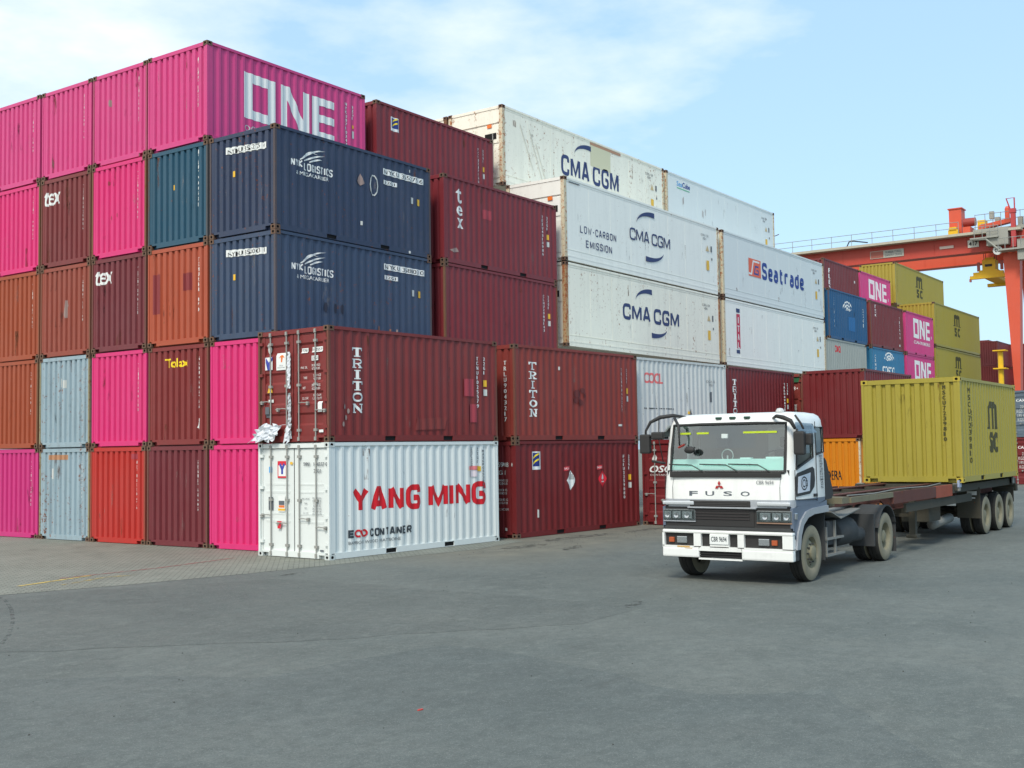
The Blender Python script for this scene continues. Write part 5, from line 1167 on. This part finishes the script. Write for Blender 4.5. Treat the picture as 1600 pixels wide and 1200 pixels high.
mb = MB(); mb.box(1.95,.35,1.17,2.1,2.15,1.19); mb.add([(1.95,.02,1.19),(2.35,-.02,1.05),(4.45,.32,1.12),(4.45,2.1,1.12),(2.0,2.45,1.19),(1.95,.02,1.17),(2.35,-.02,1.03),(4.45,.32,1.10),(4.45,2.1,1.10),(2.0,2.45,1.17)], [(0,1,2,3,4),(9,8,7,6,5),(0,5,6,1),(1,6,7,2),(2,7,8,3),(3,8,9,4),(4,9,5,0)])
L_('catwalk_plate', mb, STEEL)
mb = MB(); mb.cbox(1.95,.12,.55,2.35,.7,1.0,.03); L_('battery_box', mb, TGREY)
mb = MB(); mb.box(1.8,.06,.66,2.7,.34,.70); mb.box(1.8,.06,.36,2.75,.34,.40); mb.box(2.3,.08,.36,2.34,.12,1.0); mb.box(1.84,.08,.36,1.88,.12,.9); L_('side_step', mb, STEEL)
mb = MB(); mb.lathe([(0,.0),(.26,.0),(.28,.03),(.28,.97),(.26,1.0),(0,1.0)], (2.75,.4,.72), 20, 0, 'x'); L_('fuel_tank', mb, TGREY, smooth=True)
for x in (3.55,): mb = MB(); mb.lathe([(0,0),(.13,0),(.14,.02),(.14,.7),(.13,.72),(0,.72)], (x,.3,.62), 16, 0, 'x'); L_('air_tank', mb, TGREY, smooth=True)
mb = MB(); mb.lathe([(0,0),(.2,0),(.22,.03),(.22,.8),(0,.8)], (2.7,2.1,.72), 20, 0, 'x'); L_('exhaust_box', mb, TGREY)
for Y0, Y1_ in ((-.0,.62),(1.88,2.5)):
    mb = MB(); A = [R(a) for a in range(165, 14, -12)]
    for a, b in zip(A, A[1:]): mb.prism([(5.17+.575*math.cos(a), .56+.575*math.sin(a)), (5.17+.6*math.cos(a), .56+.6*math.sin(a)), (5.17+.6*math.cos(b), .56+.6*math.sin(b)), (5.17+.575*math.cos(b), .56+.575*math.sin(b))][::-1], 'y', Y0, Y1_)
    L_('rear_fender', mb, TGREY); mb = MB(); mb.box(5.76,Y0+.02,.15,5.775,Y1_-.02,.75); L_('mudflap', mb, TGREY)
    mb = MB(); mb.box(4.45,Y0+.05,.35,4.5,Y1_-.05,1.0); L_('mudflap', mb, TGREY)
mb = MB(); mb.lathe([(0,0),(.45,0),(.5,-.04),(.5,-.09)], (5.05,1.25,1.2), 24, 0, 'z'); mb.box(4.7,.8,1.0,5.4,1.7,1.12); L_('fifth_wheel', mb, TGREY)
mb = MB()
for k, y in enumerate((1.0,1.25,1.5)): mb.tube([(1.72,y,1.5),(2.1,y,1.75),(2.6,y+.05,1.6),(3.1,y,1.42)], .018, 6)
L_('air_hose', mb, TBLK)
# ================================================================== semi-trailer
TRR = paint('trailer_red', srgb(92, 54, 46), .7, .7, rough=.8); TRO = paint('trailer_orange_red', srgb(150, 74, 52), .6, .5, rough=.8); TRB = paint('trailer_bone', srgb(116, 110, 88), .6, .6, rough=.8); TRD = paint('trailer_dark', srgb(64, 62, 52), .5, .3, rough=.85)
tl = thing('semi_trailer', 'rusty red skeletal trailer coupled behind the white truck tractor', 'trailer', (0, TY0-.12, 0))
mb = MB()
for y in (.62, 1.72):
    mb.box(3.3, y, 1.40, 17.1, y+.16, 1.42); mb.box(3.3, y+.05, 1.2, 6.6, y+.09, 1.40); mb.box(3.3, y, 1.18, 6.6, y+.16, 1.20)
    mb.prism([(6.6,1.2),(7.2,.96),(16.9,.96),(16.9,1.40),(6.6,1.40)], 'y', y+.05, y+.09); mb.box(7.2, y, .94, 16.9, y+.16, .96)
L_('main_beam', mb, TRR, tl)
mb = MB(); mb.box(2.6, .1, 1.30, 3.0, 2.4, 1.42); mb.box(3.0, .5, 1.22, 3.3, 2.0, 1.41); L_('front_crossmember', mb, TRB, tl)
mb = MB(); mb.box(3.0, .06, 1.30, 5.6, .14, 1.405); mb.box(3.0, 2.36, 1.30, 5.6, 2.44, 1.405); L_('gooseneck_rail', mb, TRB, tl)
mb = MB(); mb.box(5.6, .06, 1.16, 8.8, .12, 1.405); mb.box(5.6, 2.38, 1.16, 8.8, 2.44, 1.405); L_('side_rail', mb, TRR, tl)
mb = MB(); mb.box(8.8, .058, 1.14, 10.2, .122, 1.41); L_('painted_rail_section', mb, TRO, tl)
mb = MB()
for x in (5.6, 7.2, 8.8, 10.5, 12.0, 13.4, 15.0, 16.5): mb.box(x, .14, 1.28, x+.1, 2.36, 1.395)
mb.box(10.4, .0, 1.26, 10.62, 2.5, 1.41); mb.box(16.3, .0, 1.2, 16.5, 2.5, 1.41); mb.box(10.2, .055, 1.2, 17.1, .12, 1.38); mb.box(10.2, 2.38, 1.2, 17.1, 2.44, 1.38)
mb.box(6.6,.1,.93,12.2,.16,1.12); mb.box(6.6,2.34,.93,12.2,2.4,1.12); L_('crossmembers', mb, TRD, tl)
for x in (10.45, 16.3):
    for y in (-.04, 2.32):
        mb = MB(); mb.cbox(x, y, 1.24, x+.17, y+.16, 1.425, .015); L_('twist_lock', mb, STEEL, tl)
for y in (.3, 2.05):
    mb = MB(); mb.box(7.9, y, .35, 8.05, y+.14, 1.3); mb.cbox(7.82, y-.05, .28, 8.13, y+.19, .36, .02); L_('landing_leg', mb, TRD, tl)
mb = MB(); mb.box(7.94,.4,.75,8.0,2.1,.82); L_('landing_leg_brace', mb, TRD, tl)
for x in (13.43, 14.9, 16.15):
    wheel(tl, x, .03, 'rear'); wheel(tl, x, 2.47, 'rear', False)
mb = MB()
for x in (13.43, 14.9, 16.15): mb.tube([(x,.4,.505),(x,2.1,.505)], .08, 10); mb.box(x-.5,.66,.62,x+.5,.74,.72); mb.box(x-.5,1.76,.62,x+.5,1.84,.72); mb.box(x-.06,.66,.7,x+.06,.8,.96); mb.box(x-.06,1.72,.7,x+.06,1.84,.96)
L_('axle', mb, TRD, tl)
mb = MB(); mb.box(12.7,.02,.45,12.73,.6,1.25); L_('mudflap', mb, TRD, tl); mb = MB(); mb.box(12.7,1.9,.45,12.73,2.48,1.25); L_('mudflap', mb, TRD, tl)
mb = MB(); mb.box(12.693,.1,1.05,12.699,.34,1.15); mb.box(12.693,.14,.96,12.699,.3,.99); L_('reflector_plate', mb, LETWD, tl)
mb = MB(); mb.cbox(16.95,.02,1.0,17.15,2.48,1.2,.02); mb.box(16.7,.05,.7,16.74,.6,1.1); mb.box(16.7,1.9,.7,16.74,2.45,1.1); rb = L_('rear_bumper', mb, TRD, tl)
mb = MB(); mb.cbox(9.2,.35,.55,10.2,1.0,1.0,.03); L_('toolbox', mb, TRD, tl)
mb = MB(); mb.tube([(10.3,.6,.42),(11.9,.6,.5)], .12, 10); L_('spare_air_tank', mb, STEEL, tl, smooth=True)
mb = MB(); mb.cbox(10.42,-.05,1.33,10.66,.0,1.5,.01); L_('corner_reflector', mb, flat('pale_blue_plate', srgb(150, 160, 180), .5), tl)
mb = MB(); mb.tube([(3.0,.02,1.44),(4.5,-.0,1.42),(6.2,.02,1.455),(8.3,.0,1.43),(9.6,.05,1.46)], .014, 5); tag(link('lashing_cord', mb, STEEL, None, (0, TY0, 0)), 'slack pale lashing cord lying along the trailer gooseneck', 'cord')
# ================================================================== rubber-tyred gantry crane
CR, CY_ = MP['crane'], MP['craneyellow']; CRG = paint('crane_girder_red', srgb(176, 66, 52), .2, .05, fade=.2); CG = paint('crane_grey', srgb(150, 150, 140), .35, .1); CGD = paint('crane_walkway_grey', srgb(176, 170, 152), .4, .2)
XA, XB, ZB, ZT = 95.0, 102.5, 20.35, 22.0
cr = thing('gantry_crane', 'orange rubber-tyred gantry crane spanning behind the far containers', 'crane', (XA, 5.2, 0))
K = lambda name, mb, mat, parent=cr, **k: link(name, mb, mat, parent, **k)
ox, oy = XA, 5.2
def B(mb, x0, y0, z0, x1, y1, z1): return mb.box(x0-ox, y0-oy, z0, x1-ox, y1-oy, z1)
for x in (XA, XB):
    mb = MB(); B(mb, x, 3.4, ZB, x+1.3, 29.5, ZT); B(mb, x-.08, 3.4, ZB-.05, x+1.38, 29.5, ZB+.05)
    for y in range(6, 29, 3): B(mb, x-.04, y, ZB+.05, x, y+.08, ZT)
    K('main_girder', mb, CRG if x == XA else CR)
for x in (XA+.1, XB+.1):
    for y0, y1, ya, yb in ((4.35, 5.85, 4.75, 5.25), (27.4, 28.9, 27.9, 28.4)):
        mb = MB(); v = []
        for (a, b, z) in ((y0, y1, ZB-.1), (ya, yb, 7.0), (ya, yb, 1.3)): v += [(x-ox, a-oy, z), (x+1.1-ox, a-oy, z), (x+1.1-ox, b-oy, z), (x-ox, b-oy, z)]
        mb.add(v, [(0,1,2,3),(11,10,9,8)]+[(i*4+k, i*4+(k+1)%4, (i+1)*4+(k+1)%4, (i+1)*4+k) for i in (0,1) for k in range(4)]); K('leg', mb, CR)
for y0 in (4.5, 27.6):
    mb = MB(); B(mb, XA-1.2, y0, .9, XB+2.4, y0+1.0, 1.5); sb = K('sill_beam', mb, CR)
    for x in (XA-.4, XA+.9, XB, XB+1.4):
        mb = MB(); mb.lathe([(.3,-.1),(.7,-.25),(.78,-.2),(.78,.2),(.7,.25),(.3,.1),(.3,-.1)], (x-ox, y0+.5-oy, .78), 20, 0); K('wheel', mb, TREAD)
for y in (3.4, 28.5): mb = MB(); B(mb, XA+1.3, y, ZB+.2, XB, y+.9, ZT-.1); K('end_beam', mb, CR)
mb = MB(); B(mb, XA-.95, 4.0, ZT-.12, XA+.0, 29.5, ZT+.12); K('walkway', mb, CGD); mb = MB()
y = 9.5
while y < 29.5: mb.tube([(XA-.9-ox, y-oy, ZT+.1), (XA-.9-ox, y-oy, ZT+1.25)], .03, 4); y += 2.05
for z in (.65, 1.22): mb.tube([(XA-.9-ox, 9.5-oy, ZT+z), (XA-.9-ox, 29.5-oy, ZT+z)], .028, 4)
K('railing', mb, GALV)
mb = MB(); mb.tube([(XA-.9-ox, 28.0-oy, ZT+.1), (XA-.9-ox, 28.0-oy, ZT+2.0), (XA-1.3-ox, 27.2-oy, ZT+2.1)], .05, 5); K('lamp_bracket', mb, TRR)
mb = MB(); mb.tube([(XA-.5-ox, 20.4-oy, ZT+.1), (XA-.6-ox, 20.1-oy, ZT+.6), (XA-.7-ox, 19.6-oy, ZT+.6), (XA-.7-ox, 18.2-oy, ZT+.3)], .06, 6); K('cable_loop', mb, TBLK)
mb = MB(); B(mb, XA-.07, 14.9, ZB+.35, XA-.045, 18.2, ZB+1.1); sg = K('sign_plate', mb, flat('sign_grey', srgb(170, 168, 156), .6)); mb = MB(); B(mb, XA-.08, 16.9, ZB+.4, XA-.072, 18.15, ZB+1.05); K('sign_panel', mb, flat('sign_red_brown', srgb(160, 90, 76), .6), sg)
mb = MB(); v, f = fit(text2d('RUBBER TYRED\nGANTRY CRANE', .01), 0, 0, 1.7, .5); mb.add([(-.085, 16.75-oy-a, ZB+.48+b) for a, b in v], f); link('sign_lettering', mb.mesh('sign_lettering'), LETG, sg)
mb = MB(); B(mb, XA-.07, 10.2, ZB+.6, XA-.045, 11.5, ZB+.85); K('sign_plate', mb, flat('sign_pale', srgb(196, 176, 164), .6))
mb = MB(); B(mb, XA-.07, 7.9, ZB+.45, XA-.045, 8.9, ZB+1.15); s2 = K('sign_plate', mb, flat('sign_white', srgb(200, 200, 190), .6)); mb = MB(); v, f = fit(text2d('417', .03), 0, 0, .8, .4); mb.add([(-.08, 8.8-oy-a, ZB+.6+b) for a, b in v], f); link('sign_lettering', mb.mesh('sign_lettering'), LETK, s2)
# round number plate, platform and ladder at the leg head
mb = MB(); mb.lathe([(0,-.06),(.42,-.06),(.42,0)], (-.5, 6.15-oy, ZB-.15), 20, 0, 'x'); pn = K('number_plate', mb, LETW); mb = MB(); v, f = fit(text2d('05', .02), 0, 0, .5, .36); mb.add([(-.57, 6.4-oy-a, ZB-.33+b) for a, b in v], f); link('plate_number', mb.mesh('plate_number'), LETK, pn)
mb = MB(); B(mb, XA-1.5, 3.0, ZB-.35, XA-.1, 5.9, ZB-.2); B(mb, XA-1.3, 5.9, ZB+1.0, XA-.1, 8.4, ZB+1.12); mb.tube([(-1.2, 8.4-oy, ZB+1.0), (-1.2, 7.0-oy, ZB+.9), (-1.2, 5.9-oy, ZB-.2)], .09, 5)
K('platform', mb, CG); mb = MB()
for y in (5.9, 6.6, 7.3, 8.0): mb.tube([(-1.25, y-oy, ZB+1.1), (-1.25, y-oy, ZB+2.1)], .03, 4)
for y in (5.9, 5.3, 4.6, 3.9, 3.2): mb.tube([(-1.45, y-oy, ZB-.2), (-1.45, y-oy, ZB+.8)], .03, 4)
mb.tube([(-1.25,5.9-oy,ZB+2.1),(-1.25,8.0-oy,ZB+2.1)], .03, 4); mb.tube([(-1.25,5.9-oy,ZB+1.6),(-1.25,8.0-oy,ZB+1.6)], .03, 4); mb.tube([(-1.45,5.9-oy,ZB+.8),(-1.45,3.0-oy,ZB+.8)], .03, 4)
K('railing', mb, GALV)
mb = MB(); B(mb, XA-1.0, 5.1, ZB+.3, XA-.1, 7.0, ZB+1.75); K('switch_cabinet', mb, CG); mb = MB(); B(mb, XA-1.2, 2.0, ZB-1.3, XA-.2, 4.3, ZB+.6); cb = K('operator_cab', mb, CG)
mb = MB(); B(mb, XA-1.22, 2.3, ZB-.7, XA-1.19, 3.3, ZB+.2); K('cab_window', mb, TBLK, cb)
# tall orange housing, yellow box, machinery, mast
mb = MB(); B(mb, XA+1.2, 9.7, ZT+.1, XA+2.6, 10.85, ZT+2.95); B(mb, XA+1.1, 9.6, ZT+2.9, XA+2.7, 10.95, ZT+3.0); K('resistor_housing', mb, CR)
mb = MB(); B(mb, XA+.3, 9.85, ZT+.0, XA+1.1, 10.75, ZT+.75); B(mb, XA+.2, 9.95, ZT+.75, XA+1.1, 10.65, ZT+1.0); K('motor_box', mb, CY_)
mb = MB(); B(mb, XA+.3, 8.7, ZT+.1, XA+2.0, 9.4, ZT+.9); K('gear_housing', mb, CR)
tro = bpy.data.objects.new('trolley', None); C.objects.link(tro); tro.parent = cr
mb = MB(); B(mb, XA, 3.0, ZT+.15, XB+1.2, 8.4, ZT+.45); K('trolley_deck', mb, CG, tro); mb = MB(); v = [(XA+.5-ox, 8.0-oy, ZT+.5), (XA+.5-ox, 5.2-oy, ZT+.9), (XA+.5-ox, 5.2-oy, ZT+1.3), (XA+.5-ox, 8.0-oy, ZT+.9)]; v += [(a+.8, b, c_) for a, b, c_ in v]
mb.add(v, [(0,1,2,3),(7,6,5,4),(0,4,5,1),(1,5,6,2),(2,6,7,3),(3,7,4,0)]); B(mb, XA+.4, 1.5, ZT+.45, XA+1.4, 3.6, ZT+.95); K('hoist_frame', mb, CR, tro)
mb = MB(); mb.lathe([(0,-.5),(.4,-.5),(.42,0),(.42,.6),(0,.6)], (1.2, 8.9-oy, ZT+1.45), 18, 0, 'y'); K('hoist_drum', mb, paint('drum_dark_red', srgb(150, 60, 52), .4, .2), tro, smooth=False)
mb = MB(); B(mb, XA+1.0, 7.5, ZT+.5, XA+2.0, 8.2, ZT+1.5); B(mb, XA+.5, 3.4, ZT+1.0, XA+1.5, 3.9, ZT+1.7); K('motor_box', mb, CY_, tro)
mb = MB(); mb.lathe([(.22,-.0),(.22,1.3),(.12,1.5),(0,1.5)], (1.0, 5.5-oy, ZT+1.0), 12, 0, 'z'); K('exhaust_stack', mb, CR, tro); mb = MB(); B(mb, XA+.9, 6.7, ZT+1.5, XA+1.3, 7.1, ZT+2.2); K('floodlight', mb, CG, tro)
mb = MB()
for y in (3.2, 4.2, 5.9, 6.6, 7.3, 8.2): mb.tube([(.1, y-oy, ZT+.4), (.1, y-oy, ZT+1.9)], .03, 4)
for z in (1.2, 1.85): mb.tube([(.1, 3.2-oy, ZT+z), (.1, 8.2-oy, ZT+z)], .03, 4)
K('railing', mb, GALV, tro); mb = MB()
for a, b, c_, d in ((7.4, 7.9, .5, 1.1), (6.2, 6.6, .9, 1.6), (4.9, 5.2, 1.1, 1.8), (4.2, 4.6, .5, 1.4)): B(mb, XA+.9, a, ZT+c_, XA+1.6, b, ZT+d)
K('control_box', mb, CG, tro); mb = MB(); B(mb, XA-.9, 4.45, ZB, XA-.5, 4.85, ZT+1.6)
mb.tube([(-.7, 4.5-oy, ZT+1.0), (-.7, 4.5-oy, ZT+2.9), (-.7, 5.2-oy, ZT+2.9), (-.7, 4.9-oy, ZT+1.9), (-.7, 4.7-oy, ZT+1.0)], .07, 5); B(mb, XA-.95, 4.4, ZT+1.5, XA-.45, 4.95, ZT+1.9); K('aerial_mast', mb, paint('mast_red', srgb(176, 62, 62), .3, .1), cr)
# spreader hanging below the trolley
mb = MB(); SX = XA+2.0
def S_(mb, y0, z0, y1, z1, x0=0, x1=1.2): return mb.box(SX+x0-ox, y0-oy, z0, SX+x1-ox, y1-oy, z1)
sp_ = bpy.data.objects.new('spreader', None); C.objects.link(sp_); sp_.parent = cr; sp_.scale = (1, 1, .78); sp_.location = (0, 0, ZB*.22)
S_(mb, 6.9, 18.3, 8.1, 19.6, -.2, 1.0); S_(mb, 7.1, 19.6, 7.9, 19.9, 0, .8); S_(mb, 6.7, 18.1, 8.4, 18.35, -.3, 5.0); K('headblock', mb, CY_, sp_)
mb = MB(); S_(mb, 6.2, 17.6, 8.9, 18.12, -.4, .1); S_(mb, 5.9, 17.3, 9.2, 17.7, -.5, -.1); S_(mb, 7.0, 17.5, 8.2, 17.9, .1, 6.0); S_(mb, 6.0, 17.2, 9.0, 17.6, 5.6, 6.1); K('spreader_beam', mb, CY_, sp_)
mb = MB(); S_(mb, 9.1, 17.0, 9.25, 17.35, -.5, -.2); S_(mb, 5.85, 17.0, 6.0, 17.35, -.5, -.2); S_(mb, 8.35, 18.3, 8.6, 19.4, -.1, .1); S_(mb, 6.25, 18.3, 6.5, 19.4, -.1, .1); K('flipper', mb, paint('flipper_red', srgb(170, 90, 80), .3, .1), sp_)
mb = MB(); S_(mb, 7.2, 18.75, 7.85, 19.05, -.23, -.2); K('spreader_plate', mb, TBLK, sp_)
mb = MB()
for a in (7.0, 8.0):
    for b in (.1, .8): mb.tube([(SX+b-ox, a-oy, 19.6), (SX+b-ox, a-oy, ZT+.2)], .03, 4)
K('hoist_rope', mb, TBLK, sp_)
# yellow service mast beside the leg
mb = MB(); mb.tube([(-1.5, .85, 0), (-1.5, .85, 10.7)], .24, 10); 
for z in (10.7, 9.05): mb.box(-2.1, .3, z, -.9, 1.4, z+.1)
K('service_mast', mb, CY_, cr)
